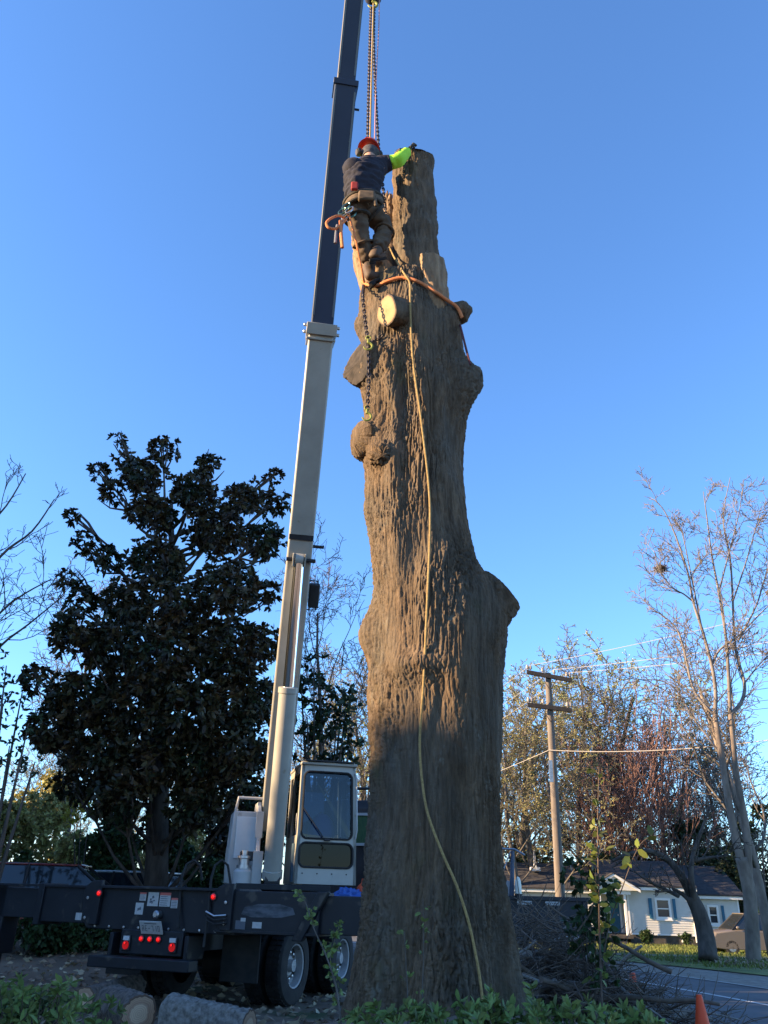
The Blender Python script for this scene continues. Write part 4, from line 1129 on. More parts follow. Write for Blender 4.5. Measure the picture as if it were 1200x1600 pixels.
# helmet with ear cups
hc = J['ht'] + Vector((0, 0, .015)); tilt = (Vector((.12, .32, 1))).normalized(); ha = tilt.orthogonal().normalized()
prof = [(-.04, .109), (-.03, .108), (.0, .105), (.037, .096), (.065, .078), (.086, .05), (.096, .02)]
hel = obj('helmet', MB().lathe(hc, tilt, prof, 28), M_HELM, PER, smooth=60)
obj('helmet_ridge', MB().tube([hc + tilt * (.099 * math.cos(t)) + Vector((.35, .94, 0)).normalized() * (.108 * math.sin(t)) for t in np.linspace(-1.3, 1.3, 16)], .016, 8), M_HELM, hel)
obj('helmet_brim', MB().lathe(hc, tilt, [(-.048, .10), (-.048, .120), (-.039, .118), (-.034, .105)], 28, cap=False), M_HELM, hel)
hx = wx
for s in (-1, 1):
    obj('ear_cup', MB().lathe(hc + hx * s * .105 - Vector((0, 0, .09)), hx * s, [(0, .045), (.03, .045), (.045, .03)], 16), M_BLACK, hel)
obj('bandana', MB().lathe(J['hd'] - Vector((0, 0, .01)), tilt, [(-.06, .07), (0, .096), (.05, .1)], 20), mat('grey_bandana', (.035, .035, .04), (.09, .09, .095), scale=30, rough=.9), PER, smooth=60)
# harness
def ringp(c, a, b, n=32): return [c + a * math.cos(t) + b * math.sin(t) for t in np.linspace(0, 2 * math.pi, n)]
bc = J['pel'] + up_ * .07
har = obj('harness_belt', MB().tube(ringp(bc, wx * .205, wd * .165), .022, 8, cap=False), M_HARN, PER)
obj('saddle_pad', loft([(bc - up_ * .10 - wd * .03, wx * .205, wd * .155), (bc - up_ * .05 - wd * .02, wx * .208, wd * .16), (bc - up_ * .01, wx * .203, wd * .155)], 28), M_LEATH, PER, smooth=60)
obj('lower_strap', MB().tube(ringp(bc - up_ * .11 - wd * .02, wx * .20, wd * .165), .016, 8, cap=False), M_HARN, PER)
for a, b in (('hipL', 'knL'), ('hipR', 'knR')):
    d = (J[b] - J[a]).normalized(); c = mid(a, b, .22); o1 = d.orthogonal().normalized(); o2 = d.cross(o1)
    obj('leg_loop', MB().tube([c + (o1 * math.cos(t) + o2 * math.sin(t)) * .128 for t in np.linspace(0, 2 * math.pi, 22)], .018, 6, cap=False), M_HARN, PER)
obj('red_pouch', MB().box(V(554, 291, 5.79), (.07, .035, .10)), mat('red_cloth', (.3, .03, .025), rough=.8), PER, bevel=.012)
obj('tool_pouch', MB().box(V(573, 307, 5.80), (.17, .06, .12)), M_LEATH, PER, bevel=.02)
obj('hand_saw_scabbard', MB().tube([V(584, 303, 5.82), V(586, 315, 5.8), V(587, 322, 5.8)], [.022, .02, .012], 8), M_LEATH, PER)
for k, (a, b) in enumerate(((541, 322), (546, 328), (535, 330), (540, 338), (551, 335))):
    c = V(a, b, 5.80 + .02 * k); r1 = Vector((.35, .2, .9)).normalized(); r2 = Vector((.9, -.3, -.2)).normalized()
    obj('carabiner', MB().tube(ringp(c, r1 * .06, r2 * .032, 18), .008, 6, cap=False), M_STEEL if k % 2 else mat('green_alloy', (.10, .2, .16), rough=.3, metal=.7), PER)

# ================================================================== ropes, chains, hook block
def smooth_path(pts, m=8):
    P = np.array([tuple(p) for p in pts]); k = len(P); out = []
    for i in range(k - 1):
        p0, p1, p2, p3 = P[max(i - 1, 0)], P[i], P[i + 1], P[min(i + 2, k - 1)]
        for t in np.linspace(0, 1, m, endpoint=False):
            out.append(.5 * ((2 * p1) + (-p0 + p2) * t + (2 * p0 - 5 * p1 + 4 * p2 - p3) * t * t + (-p0 + 3 * p1 - 3 * p2 + p3) * t ** 3))
    out.append(P[-1]); return out
def rope(name, pts, r, m, label, cat='rope', group=None, n=8):
    path = smooth_path(pts)
    o = obj(name, MB().tube(path, r, n), m, None, origin=Vector(path[-1]))
    return tag(o, label, cat, group)
YR = [(608, 385), (616, 402), (630, 425), (640, 442), (641, 470), (642, 510), (645, 560), (650, 600), (656, 640), (661, 680), (666, 720), (670, 760), (672, 800), (671, 860), (668, 930), (665, 1000), (661, 1080),
      (657, 1130), (656, 1170), (659, 1215), (668, 1270), (690, 1330), (714, 1385), (732, 1440), (743, 1490), (750, 1530), (757, 1590)]
def rope_pts(L, off):
    P = [on_trunk(a, b, off) for a, b in L]
    d = np.array([p.y for p in P])                      # a taut rope bridges the hollows
    ds = d.copy()
    for i in range(len(d)):
        ds[i] = min(d[max(0, i - 1):i + 2].mean(), d[i])
    return [V(a, b, y) for (a, b), y in zip(L, ds)]
rope('climbing_rope', rope_pts(YR, .035), .0095, M_YROPE, 'long tan yellow rope hanging down the whole trunk into the shrubs')
OR_ = [(566, 440), (575, 445), (590, 446), (606, 439), (628, 434), (648, 438), (664, 446), (680, 456), (697, 468), (714, 480), (722, 496)]
rope('flip_line', rope_pts(OR_, .03), .017, M_ORANGE, 'thick orange lanyard wrapped round the trunk below the climber\'s boots')
rope('dark_cord', [on_trunk(719, 508, .03, 6.1), V(722, 520, 6.05), V(729, 548, 6.0), V(735, 570, 6.0)], .011, mat('dark_red_cord', (.10, .035, .04), rough=.9), 'short dark red cord hanging at the right edge of the trunk between two knobs', 'cord')
rope('coiled_lanyard', [V(538, 340, 5.84), V(528, 337, 5.8), V(516, 342, 5.78), V(510, 349, 5.78), V(514, 356, 5.78), V(525, 357, 5.8), V(536, 348, 5.82), V(541, 342, 5.82)], .013, M_ORANGE, 'loop of orange lanyard hanging at the climber\'s left hip')
rope('hanging_strap', [V(532, 345, 5.82), V(533, 365, 5.8), V(535, 387, 5.79)], .016, M_ORANGE, 'straight orange strap end dangling under the climber\'s gear')
rope('grey_strap', [V(527, 352, 5.84), V(525, 366, 5.82), V(524, 380, 5.82)], .014, mat('grey_webbing', (.16, .17, .2), rough=.9), 'short grey webbing end dangling left of the orange strap', 'strap')
rope('work_rope', [V(545, 335, 5.84), V(551, 355, 5.85), V(557, 380, 5.88), V(562, 405, 5.95), V(567, 430, 6.02), V(569, 441, 6.1)], .011, M_ORANGE, 'thin orange rope running down the climber\'s left leg', 'rope')
def chain(name, pts, label, link=.045, wire=.0065):
    path = np.array(smooth_path(pts, 10)); seg = np.linalg.norm(np.diff(path, axis=0), axis=1); L = np.concatenate([[0], np.cumsum(seg)])
    n = int(L[-1] / (link * .72)); t = thing(name, label, 'chain', Vector(path[-1])); mbx = MB()
    for k in range(n):
        s = (k + .5) * L[-1] / n; c = Vector([np.interp(s, L, path[:, i]) for i in range(3)])
        c2 = Vector([np.interp(min(s + .02, L[-1]), L, path[:, i]) for i in range(3)]); c1 = Vector([np.interp(max(s - .02, 0), L, path[:, i]) for i in range(3)])
        d = (c2 - c1).normalized(); a = d.orthogonal().normalized(); b = d.cross(a)
        w = (a * math.cos(R(45)) + b * math.sin(R(45))) if k % 2 else (a * math.cos(R(-45)) + b * math.sin(R(-45)))
        P = [c + d * (link * .5 * math.cos(q)) + w * (link * .30 * math.sin(q)) for q in np.linspace(0, 2 * math.pi, 11)]
        mbx.tube(P, wire, 5, cap=False)
    kind(obj('links', mbx, M_CHAIN, t, smooth=50), 'stuff')
    return t
def hook_part(parent, c, s, name='hook', m=M_HOOK):
    P = [c + Vector((0, 0, .10)) * s, c + Vector((0, 0, .04)) * s]
    for q in np.linspace(80, -170, 14): P.append(c + Vector((.055 * math.cos(R(q)), -.0, .055 * math.sin(R(q)) - .01)) * s)
    rr = [.014 * s, .016 * s] + list(np.linspace(.018, .009, 14) * s)
    obj(name, MB().tube(P, rr, 8), m, parent)
    obj('hook_eye', MB().tube(ringp(c + Vector((0, 0, .12)) * s, Vector((.03, 0, 0)) * s, Vector((0, 0, .03)) * s, 16), .010 * s, 6, cap=False), m, parent)
HB = V(583, -6, 6.2)
blk = thing('hook_block', 'dark crane hook block with a small yellow hook at the top edge', 'hook block', HB - Vector((0, 0, .25)))
obj('sheave_cheek', MB().lathe(HB + Vector((0, -.05, 0)), (0, 1, 0), [(0, .10), (.10, .10)], 24), M_BLACK, blk)
obj('cheek_plate', MB().lathe(HB + Vector((-.05, -.06, .02)), (0, 1, 0), [(0, .05), (.02, .05)], 16), M_CREAM2, blk)
hook_part(blk, HB + Vector((.0, 0, -.16)), 1.0)
obj('hoist_line', MB().tube([HB + Vector((-.03, 0, .05)), TIP + Vector((0, 0, -.2))], .010, 6), M_CHAIN, blk)
obj('hoist_line', MB().tube([HB + Vector((.06, 0, .05)), TIP + Vector((.08, 0, -.2))], .010, 6), M_CHAIN, blk)
hk = HB + Vector((0, 0, -.22))
c1 = chain('rigging_chain', [hk + Vector((-.02, 0, 0)), V(578, 60, 6.15), V(576, 140, 6.1), V(574, 226, 6.05)], 'dark chain hanging from the crane hook down behind the red helmet')
c2 = chain('rigging_chain', [hk + Vector((.02, 0, 0)), V(584, 70, 6.2), V(587, 150, 6.2), V(592, 236, 6.2), V(597, 280, 6.22), V(603, 335, 6.25)], 'dark chain slanting from the crane hook past the climber\'s right shoulder')
rope('rigging_rope', [hk + Vector((.01, -.03, .03)), V(582, 60, 6.1), V(580, 140, 6.05), V(578, 228, 6.02)], .010, M_YROPE, 'pale rope falling straight from the crane hook to the red helmet')
rope('tag_line', [V(593, -30, 6.2), V(592, 40, 6.2), V(588, 120, 6.2), V(585, 230, 6.15)], .006, mat('pink_cord', (.45, .25, .25), rough=.9), 'thin pinkish line right of the crane hook', 'rope')
c3 = chain('choker_chain', [on_trunk(569, 444, .03), V(567, 462, 5.95), V(570, 495, 5.92), V(575, 535, 5.9), V(576, 560, 5.9), V(576, 600, 5.92), V(574, 640, 5.95)], 'dark chain hanging down the left side of the trunk with a yellow-green hook')
hook_part(c3, V(573, 650, 5.95), .7)
c4 = chain('choker_chain', [on_trunk(597, 524, .03, 6.05), on_trunk(588, 531, .04, 6.0), V(578, 537, 5.92)], 'short piece of chain and hook under the fresh pale sawn stub', link=.05)
hook_part(c4, V(575, 540, 5.86), .7)
# ================================================================== house across the road
M_SIDE = mat('white_siding', (.50, .49, .45), (.57, .56, .52), scale=1.2, rough=.7)
M_TRIM = mat('white_trim', (.68, .68, .66), rough=.6)
M_SHUT = mat('blue_shutter', (.022, .10, .17), (.03, .13, .21), scale=3, rough=.6)
M_ROOF = mat('dark_shingles', (.028, .028, .032), (.055, .053, .055), scale=4, stretch=(1, 1, 5), rough=.95, bump=.02, bscale=18)
M_FOUND = mat('dark_foundation', (.05, .045, .04), (.09, .08, .07), scale=4, rough=.95)
M_WGL = mat('window_pane', (.035, .04, .05), rough=.08, spec=.6)
HD = 54.0
HZ = gzf(18, HD)
hA = V(985, 1459, HD)                                  # left foot of the main wall
HSC = 1.0
house = thing('house', 'low white clapboard house with blue shutters, blue door and dark roof across the road', 'house', (hA.x + 4, HD, HZ), R(-4))
HWm = WM[house.name]
HX = HWm.to_3x3() @ Vector((1, 0, 0)); HY = HWm.to_3x3() @ Vector((0, 1, 0)); HAx = (HX, HY, Vector((0, 0, 1)))
def H(x, y, z): return HWm @ Vector((x, y, z))
def hx(px, py=1440):
    r = ray(px, py); t = (H(0, 0, 0) - Vector((0, 0, EYE))).dot(HY) / r.dot(HY)
    p = Vector((0, 0, EYE)) + r * t; q = HWm.inverted() @ p
    return q.x, q.z
def siding(name, x0, x1, y, z0, z1, holes, back=.12, step=.13):
    """lapped boards, one connected sheet with stepped profile, cut round openings"""
    zs = list(np.arange(z0, z1, step)) + [z1]
    xs = sorted(set([x0, x1] + [a for h in holes for a in h[:2]]))
    mbx = MB()
    for i in range(len(xs) - 1):
        xm = (xs[i] + xs[i + 1]) / 2
        for k in range(len(zs) - 1):
            zm = (zs[k] + zs[k + 1]) / 2
            if any(h[0] < xm < h[1] and h[2] < zm < h[3] for h in holes): continue
            mbx.add([H(xs[i], y - .03, zs[k]), H(xs[i + 1], y - .03, zs[k]), H(xs[i + 1], y - .004, zs[k + 1]), H(xs[i], y - .004, zs[k + 1]), H(xs[i], y, zs[k]), H(xs[i + 1], y, zs[k])],
                    [(0, 1, 2, 3), (4, 5, 1, 0)])
    return obj(name, mbx, M_SIDE, house, smooth=0, fix=False)
xw0, _ = hx(983); xw1, _ = hx(1086); xr1, _ = hx(1166); xl0, _ = hx(792); xp0, _ = hx(938)
_, zb0 = hx(1035, 1461); _, ze0 = hx(1035, 1391)
zb0 = max(zb0, .45); _, ze1 = hx(1120, 1404)
def hbox(name, x0, x1, y0, y1, z0, z1, m, parent=house, bevel=0):
    return obj(name, MB().box(H((x0 + x1) / 2, (y0 + y1) / 2, (z0 + z1) / 2), (x1 - x0, y1 - y0, z1 - z0), HAx), m, parent, bevel=bevel)
def rect(px0, py0, px1, py1):
    a, b = hx(px0, py0); c, d = hx(px1, py1); return min(a, c), max(a, c), min(b, d), max(b, d)
w1 = rect(1022, 1403, 1050, 1437); w2 = rect(1111, 1414, 1133, 1447)
hw1 = (w1[0], w1[1], w1[2], w1[3]); hw2 = (w2[0], w2[1], w2[2], w2[3])
siding('front_wall', xw0, xw1, 0, zb0, ze0, [hw1])
siding('right_wall', xw1 + .02, xr1, .9, zb0, ze1, [hw2])
siding('left_wing_wall', xl0, xp0 - .1, .6, zb0, ze0 - .25, [])
hbox('foundation', xl0, xr1, .95, 7.8, -.8, zb0, M_FOUND); hbox('foundation', xw0, xw1, .05, .93, -.8, zb0 - .005, M_FOUND); hbox('foundation', xl0, xp0 - .1, .65, .94, -.8, zb0 - .004, M_FOUND)
hbox('rear_walls', xl0 + .05, xr1 - .05, 1.6, 7.7, zb0 - .2, ze0 - .05, M_SIDE)
hbox('eave_trim', xw0 - .2, xw1 + .25, -.32, -.26, ze0 - .03, ze0 + .14, M_TRIM); hbox('eave_trim', xw1 + .26, xr1 + .2, .60, .66, ze1 - .03, ze1 + .14, M_TRIM)
hbox('eave_trim', xl0 - .2, xp0 - .3, .30, .36, ze0 - .28, ze0 - .12, M_TRIM); hbox('skirt_trim', xw0, xw1, -.05, -.033, zb0 - .02, zb0 + .07, M_TRIM)
def roofslab(name, x0, x1, y0, ye, z0, ridge):
    mbx = MB(); mbx.prism([H(x0, y0, z0), H(x0, (y0 + ye) / 2, ridge), H(x0, ye, z0), H(x0, ye, z0 - .1), H(x0, (y0 + ye) / 2, ridge - .12), H(x0, y0, z0 - .1)], HX * (x1 - x0))
    return obj(name, mbx, M_ROOF, house, smooth=0)
roofslab('roof', xw0 - 1.6, xw1 + .25, -.36, 8.2, ze0 + .24, ze0 + 1.8)
roofslab('roof', xw1 + .2, xr1 + .3, .55, 8.3, ze1 + .24, ze0 + 1.6)
roofslab('roof', xl0 - .3, xw0 - 1.5, .25, 8.1, ze0 - .02, ze0 + 1.5)
hbox('downspout', xw1 - .10, xw1 + .0, -.13, -.04, zb0 - .35, ze0, M_TRIM); hbox('corner_board', xw0 - .02, xw0 + .09, -.05, -.034, zb0, ze0, M_TRIM); hbox('corner_board', xr1 - .10, xr1, .86, .88, zb0, ze1, M_TRIM)
def window(r, y, shutters):
    x0, x1, z0, z1 = r; t = .12
    wdw = bpy.data.objects.new('window', None); COL.objects.link(wdw); wdw.parent = house; wdw.location = ((x0 + x1) / 2, y, z0); WM[wdw.name] = HWm @ Matrix.Translation(wdw.location)
    for a in ((x0, x0 + t, z0, z1), (x1 - t, x1, z0, z1), (x0 + t, x1 - t, z1 - t, z1), (x0 + t, x1 - t, z0, z0 + t * 1.2)):
        hbox('frame', a[0], a[1], y - .07, y + .03, a[2], a[3], M_TRIM, wdw)
    zm = (z0 + z1) / 2
    hbox('sash_rail', x0 + t, x1 - t, y - .04, y + .02, zm - .03, zm + .03, M_TRIM, wdw)
    for a, b in ((z0 + t * 1.2, zm - .03), (zm + .03, z1 - t)):
        hbox('pane', x0 + t, x1 - t, y + .0, y + .012, a, b, M_WGL, wdw)
    hbox('sill', x0 - .04, x1 + .04, y - .11, y - .03, z0 - .07, z0 - .002, M_TRIM, wdw)
    if shutters:
        for (a, b) in shutters:
            s = hbox('shutter', a, b, y - .075, y - .034, z0 + .02, z1 - .02, M_SHUT, wdw)
window(w1, 0, [rect(1012, 1404, 1021, 1437)[:2], rect(1049.5, 1404, 1058, 1437)[:2]])
window(w2, .9, [rect(1102, 1414, 1110, 1447)[:2], rect(1133, 1414, 1142, 1447)[:2]])
# porch: blue door, white post, small gable
dr = rect(958, 1414, 976, 1450)
hbox('porch_wall', xp0 - .1, xw0, 1.1, 1.3, zb0, ze0 - .02, M_SIDE)
d = hbox('door', dr[0], dr[1], 1.03, 1.09, zb0 + .02, zb0 + 2.05, M_SHUT); hbox('door_handle', dr[1] - .14, dr[1] - .09, .98, 1.03, zb0 + .95, zb0 + 1.05, M_STEEL, d)
for a, b in ((dr[0] - .11, dr[0]), (dr[1], dr[1] + .11)): hbox('door_trim', a, b, 1.0, 1.09, zb0, zb0 + 2.1, M_TRIM)
hbox('porch_post', xw0 - .32, xw0 - .18, -.6, -.46, zb0 - .1, ze0 - .1, M_TRIM); hbox('porch_post', xp0 - .1, xp0 + .04, -.6, -.46, zb0 - .1, ze0 - .1, M_TRIM)
hbox('porch_floor', xp0 - .3, xw0 + .02, -.8, .94, zb0 - .22, zb0 - .06, M_FOUND)
for k in range(2): hbox('porch_step', xp0 + .4, xw0 - .4, -1.1 - .3 * k, -.8 - .3 * k, zb0 - .42 - .16 * k - .3, zb0 - .38 - .16 * k, M_FOUND)
g = MB(); cxp = (xp0 + xw0) / 2; hwid = (xw0 - xp0) / 2 + .5; gzv = ze0 - .08
g.prism([H(cxp - hwid, -.85, gzv), H(cxp, -.85, gzv + .78), H(cxp + hwid, -.85, gzv)], HY * .1)
obj('gable_face', g, M_SIDE, house, smooth=0)
for s in (-1, 1):
    g = MB(); g.prism([H(cxp + s * (hwid + .15), -.95, gzv - .1), H(cxp, -.95, gzv + .78), H(cxp, -.95, gzv + .93), H(cxp + s * (hwid + .15), -.95, gzv + .06)], HY * .09)
    obj('gable_fascia', g, M_TRIM, house, smooth=0)
    g = MB(); g.prism([H(cxp + s * (hwid + .2), -.98, gzv + .062), H(cxp, -.98, gzv + .935), H(cxp, -.98, gzv + .98), H(cxp + s * (hwid + .2), -.98, gzv + .11)], HY * 2.6)
    obj('gable_roof', g, M_ROOF, house, smooth=0)
hbox('porch_beam', xp0 - .3, xw0 + .1, -.7, -.45, gzv - .22, gzv - .02, M_TRIM)
hbox('vent', hx(1062)[0], hx(1067)[0], -.03, .045, .18, .34, M_TRIM)
# little stone fence-post lamp and shrubs are vegetation (below)

# ================================================================== utility pole and wires
pb = V(876, 1420, 40.0); pt_ = V(856, 1052, 40.0)
pb.z = gzf(pb.x, 40); pole = thing('utility_pole', 'wooden utility pole with two crossarms and insulators behind the trunk', 'utility pole', pb)
M_POLE = mat('pole_wood', (.12, .10, .085), (.19, .165, .14), scale=8, stretch=(1, 1, .1), rough=.9)
M_ARM = mat('crossarm_wood', (.035, .032, .028), (.06, .05, .045), scale=8, rough=.9)
M_INS = mat('insulator', (.35, .30, .26), rough=.3)
obj('pole_shaft', MB().tube([pb - Vector((0, 0, .3)), pt_], [.24, .15], 14), M_POLE, pole)
WIRE_ENDS = []
for (a, b) in (((823, 1050), (893, 1063)), ((824, 1101), (894, 1110))):
    A_, B_ = V(*a, 39.75), V(*b, 39.75)
    ar = obj('crossarm', MB().box((A_ + B_) / 2, ((B_ - A_).length, .14, .2), ((B_ - A_).normalized(), Vector((0, 1, 0)), Vector((0, 0, 1)))), M_ARM, pole)
    for t in (.02, .09, .36, .62, .9, .97) if b[1] < 1080 else (.03, .1, .36, .9, .97):
        p = A_.lerp(B_, t) + Vector((0, 0, .1))
        obj('insulator', MB().lathe(p, (0, 0, 1), [(0, .02), (.08, .02), (.08, .07), (.14, .08), (.2, .07), (.26, .05), (.28, .02)], 10), M_INS, ar)
        WIRE_ENDS.append(p + Vector((0, 0, .28)))
    for s in (.3, .7):
        obj('arm_brace', MB().tube([A_.lerp(B_, s), (A_ + B_) / 2 - Vector((0, 0, .7))], .02, 5), M_ARM, pole)
obj('pole_bracket', MB().box(V(861, 1205, 39.7), (.16, .12, 1.0)), M_STEEL, pole)
M_WIRE = mat('wire', (.35, .33, .3), rough=.5)
M_WIRE_D = mat('dark_wire', (.03, .03, .03), rough=.6)
def wire(p0, p1, sag, r, m, label):
    P = [p0.lerp(p1, t) - Vector((0, 0, sag * 4 * t * (1 - t))) for t in np.linspace(0, 1, 22)]
    tag(obj('power_line', MB().tube(P, r, 5), m, None, origin=P[0]), label, 'wire', 'overhead wires on the utility pole')
for k, (t, px, py, nm) in enumerate(((1, 1260, 935, 'topmost'), (3, 1260, 985, 'second'), (5, 1260, 1002, 'third'))):
    p = WIRE_ENDS[t]
    q = V(px, py, 30); wire(p, p + (q - p) * 1.5, .25, .012, M_WIRE, f'{nm} pale overhead wire running right from the upper crossarm into the bare tree')
    q = V(700, 1130 + k * 22, 55); wire(p, p + (q - p) * 1.8, .2, .012, M_WIRE, f'{nm} pale overhead wire running left from the upper crossarm behind the trunk')
for k, (py0, py1, nm) in enumerate(((1094, 1052, 'upper'), (1105, 1072, 'middle'), (1115, 1085, 'lower'))):
    p = V(893, py0, 39.75); q = V(1260, py1, 34); wire(p, p + (q - p) * 1.3, .5, .012, M_WIRE_D, f'{nm} dark overhead wire crossing behind the bare tree on the right')
p = V(858, 1172, 39.8); q = V(1260, 1133, 32); wire(p, p + (q - p) * 1.3, .5, .018, M_WIRE, 'thick pale telephone cable sagging right from the middle of the pole')
q = V(740, 1218, 50); wire(p, p + (q - p) * 1.6, .1, .018, M_WIRE, 'thick pale telephone cable running left from the middle of the pole')

# ================================================================== parked vehicles
def car(name, label, loc, rotz, paint, length=4.5, height=1.45, width=1.75, cabin=(.22, .92), hood=.62, truck=False):
    c = thing(name, label, 'car' if not truck else 'pickup truck', loc, rotz)
    Wm = WM[c.name]; P = lambda x, y, z: Wm @ Vector((x, y, z))
    Lh = length / 2; w = width / 2; b = height * hood
    low = MB(); prof = [(-Lh, .35), (-Lh * .99, b * .78), (-Lh * .9, b * .97), (Lh * .55, b), (Lh * .9, b * .88), (Lh, b * .6), (Lh * .99, .32), (Lh * .78, .24), (-Lh * .8, .24)]
    n = len(prof); rings = []
    for yy, sc in ((-w, .94), (-w * .9, 1.0), (w * .9, 1.0), (w, .94)):
        rings.append([P(a * (1 if abs(yy) < w else .985), yy, z * sc + (1 - sc) * .3) for a, z in prof])
    low.v = [tuple(v) for r_ in rings for v in r_]
    low.f = [(i * n + j, i * n + (j + 1) % n, (i + 1) * n + (j + 1) % n, (i + 1) * n + j) for i in range(3) for j in range(n)] + [tuple(range(n)), tuple(range(3 * n, 4 * n))]
    bo = obj('body', low, paint, c, bevel=.03, smooth=40)
    x0, x1 = -Lh + length * (1 - cabin[1]), -Lh + length * (1 - cabin[0])
    if truck: x0, x1 = -Lh * .1, Lh * .6
    cb = MB(); cp = [(x0 - .0, b * .97), (x0 + .38 * (0.3 if truck else 1), height), (x1 - .75, height), (x1, b * .99)]
    yy = ((-w * .93, -w * .76), (w * .93, w * .76))
    vs = []
    for s in (-1, 1):
        for (a, z) in cp: vs.append(P(a, s * (w * .93 if z < height * .9 else w * .74), z))
    cb.add(vs, [(0, 1, 2, 3), (7, 6, 5, 4), (0, 4, 5, 1), (1, 5, 6, 2), (2, 6, 7, 3), (3, 7, 4, 0)])
    ca = obj('glasshouse', cb, mat('car_glass', (.015, .02, .025), rough=.05, spec=.7), c, bevel=.04)
    rfm = MB(); rfm.prism([P(x0 + .3 * (0.3 if truck else 1), -w * .76, height - .02), P(x1 - .68, -w * .76, height - .02), P(x1 - .68, w * .76, height - .02), P(x0 + .3 * (0.3 if truck else 1), w * .76, height - .02)], (0, 0, .045))
    obj('roof', rfm, paint, c, bevel=.02)
    for s in (-1, 1):
        for a0, a1 in ((cp[0], cp[1]), (cp[3], cp[2])):
            obj('pillar', MB().tube([P(a0[0], s * w * .935, a0[1]), P(a1[0], s * w * .75, a1[1])], .03, 6), M_BLACK, c)
        xm = (cp[1][0] + cp[2][0]) / 2; obj('pillar', MB().tube([P(xm, s * w * .935, b), P(xm, s * w * .75, height)], .03, 6), M_BLACK, c)
        for xx in (-Lh * .62, Lh * .64):
            cw = P(xx, s * (w - .10), .32); A = (P(0, s, 0) - P(0, 0, 0)).normalized()
            t_ = obj('wheel', MB().lathe(cw, A, [(-.1, .2), (-.1, .3), (-.07, .32), (.07, .32), (.1, .3), (.1, .2), (.07, .19)], 24), M_RUBBER, c)
            obj('hub_cap', MB().lathe(cw, A, [(.06, .2), (.095, .17), (.10, .05)], 16), M_STEEL, t_)
        obj('side_mirror', MB().ball(P(x1 - .25, s * (w + .06), b + .08), .09, 8, 6, (1, .7, .8)), paint, c)
        obj('head_light', MB().ball(P(Lh * .95, s * w * .7, b * .76), .12, 10, 6, (.6, 1.2, .6)), M_CLEAR, c)
        obj('tail_light', MB().box(P(-Lh * .97, s * w * .8, b * .8), (.08, .2, .2), (Wm.to_3x3() @ Vector((1, 0, 0)), Wm.to_3x3() @ Vector((0, 1, 0)), Vector((0, 0, 1)))), M_REDD, c)
    return c
def gl(px, py, d): q = V(px, py, d); q.z = gzf(q.x, q.y); return q
car('parked_car', 'dark red car behind the left outrigger with only its roof and windows showing', gl(85, 1400, 19.5), R(8), mat('maroon_paint', (.14, .012, .014), rough=.25, coat=.6), height=1.42)
car('parked_car', 'silver white car behind the crane truck, nose lower left', gl(172, 1400, 22.5), R(160), mat('silver_paint', (.5, .53, .55), rough=.25, coat=.6, metal=.2), height=1.42)
car('parked_pickup', 'grey-brown pickup parked by the house, half hidden by the sycamore trunk', gl(1188, 1475, 43), R(178), mat('taupe_paint', (.14, .12, .10), rough=.35, coat=.4), length=5.2, height=1.75, width=1.9, truck=True)
# dark chip trailer behind the brush pile
tr0 = gl(852, 1460, 24.0); CH = thing('chip_trailer', 'dark navy high-sided dump trailer behind the brush pile', 'trailer', tr0, R(4))
CW = WM[CH.name]; CAx = tuple(CW.to_3x3() @ Vector(q) for q in ((1, 0, 0), (0, 1, 0), (0, 0, 1)))
def cbx(name, x0, x1, y0, y1, z0, z1, m, parent=CH, bevel=.01): return obj(name, MB().box(CW @ Vector(((x0 + x1) / 2, (y0 + y1) / 2, (z0 + z1) / 2)), (x1 - x0, y1 - y0, z1 - z0), CAx), m, parent, bevel=bevel)
z1 = V(852, 1402, 24).z - tr0.z
tbx_ = cbx('box', -1.42, 1.22, 0, 4.2, .55, z1, mat('trailer_navy', (.012, .016, .024), (.02, .025, .035), scale=3, rough=.5))
cbx('top_rail', -1.46, 1.26, -.05, .0, z1 - .08, z1 + .02, mat('trailer_navy', (0, 0, 0)))
for k in (-1.3, -.5, .35, 1.1): cbx('side_rib', k - .04, k + .04, -.06, -.002, .55, z1 - .09, M_BLACK)
for px in (818, 862):
    q = CW.inverted() @ V(px, 1407, 24); s = cbx('label_strip', q.x - .2, q.x + .2, -.075, -.061, z1 - .19, z1 - .10, M_STICK, bevel=0)
    kk = MB()
    for j in range(7): kk.box(CW @ Vector((q.x - .15 + j * .05, -.078, z1 - .145)), (.025, .004, .035), CAx)
    kind(obj('printed_mark', kk, M_INK, CH, smooth=0), 'stuff')
q = CW.inverted() @ V(893, 1453, 24); cbx('reflector_plate', q.x - .18, q.x + .18, -.075, -.061, .62, .70, M_STICK, bevel=0)
for s in (-1, 1):
    o1 = obj('wheel', MB().lathe(CW @ Vector((s * 1.05, 2.2, .35)), CAx[0] * s, [(-.12, .22), (-.12, .35), (.12, .35), (.12, .22)], 24), M_RUBBER, CH)
cbx('drawbar', -.08, .08, -1.2, 0, .45, .57, M_BLACK)
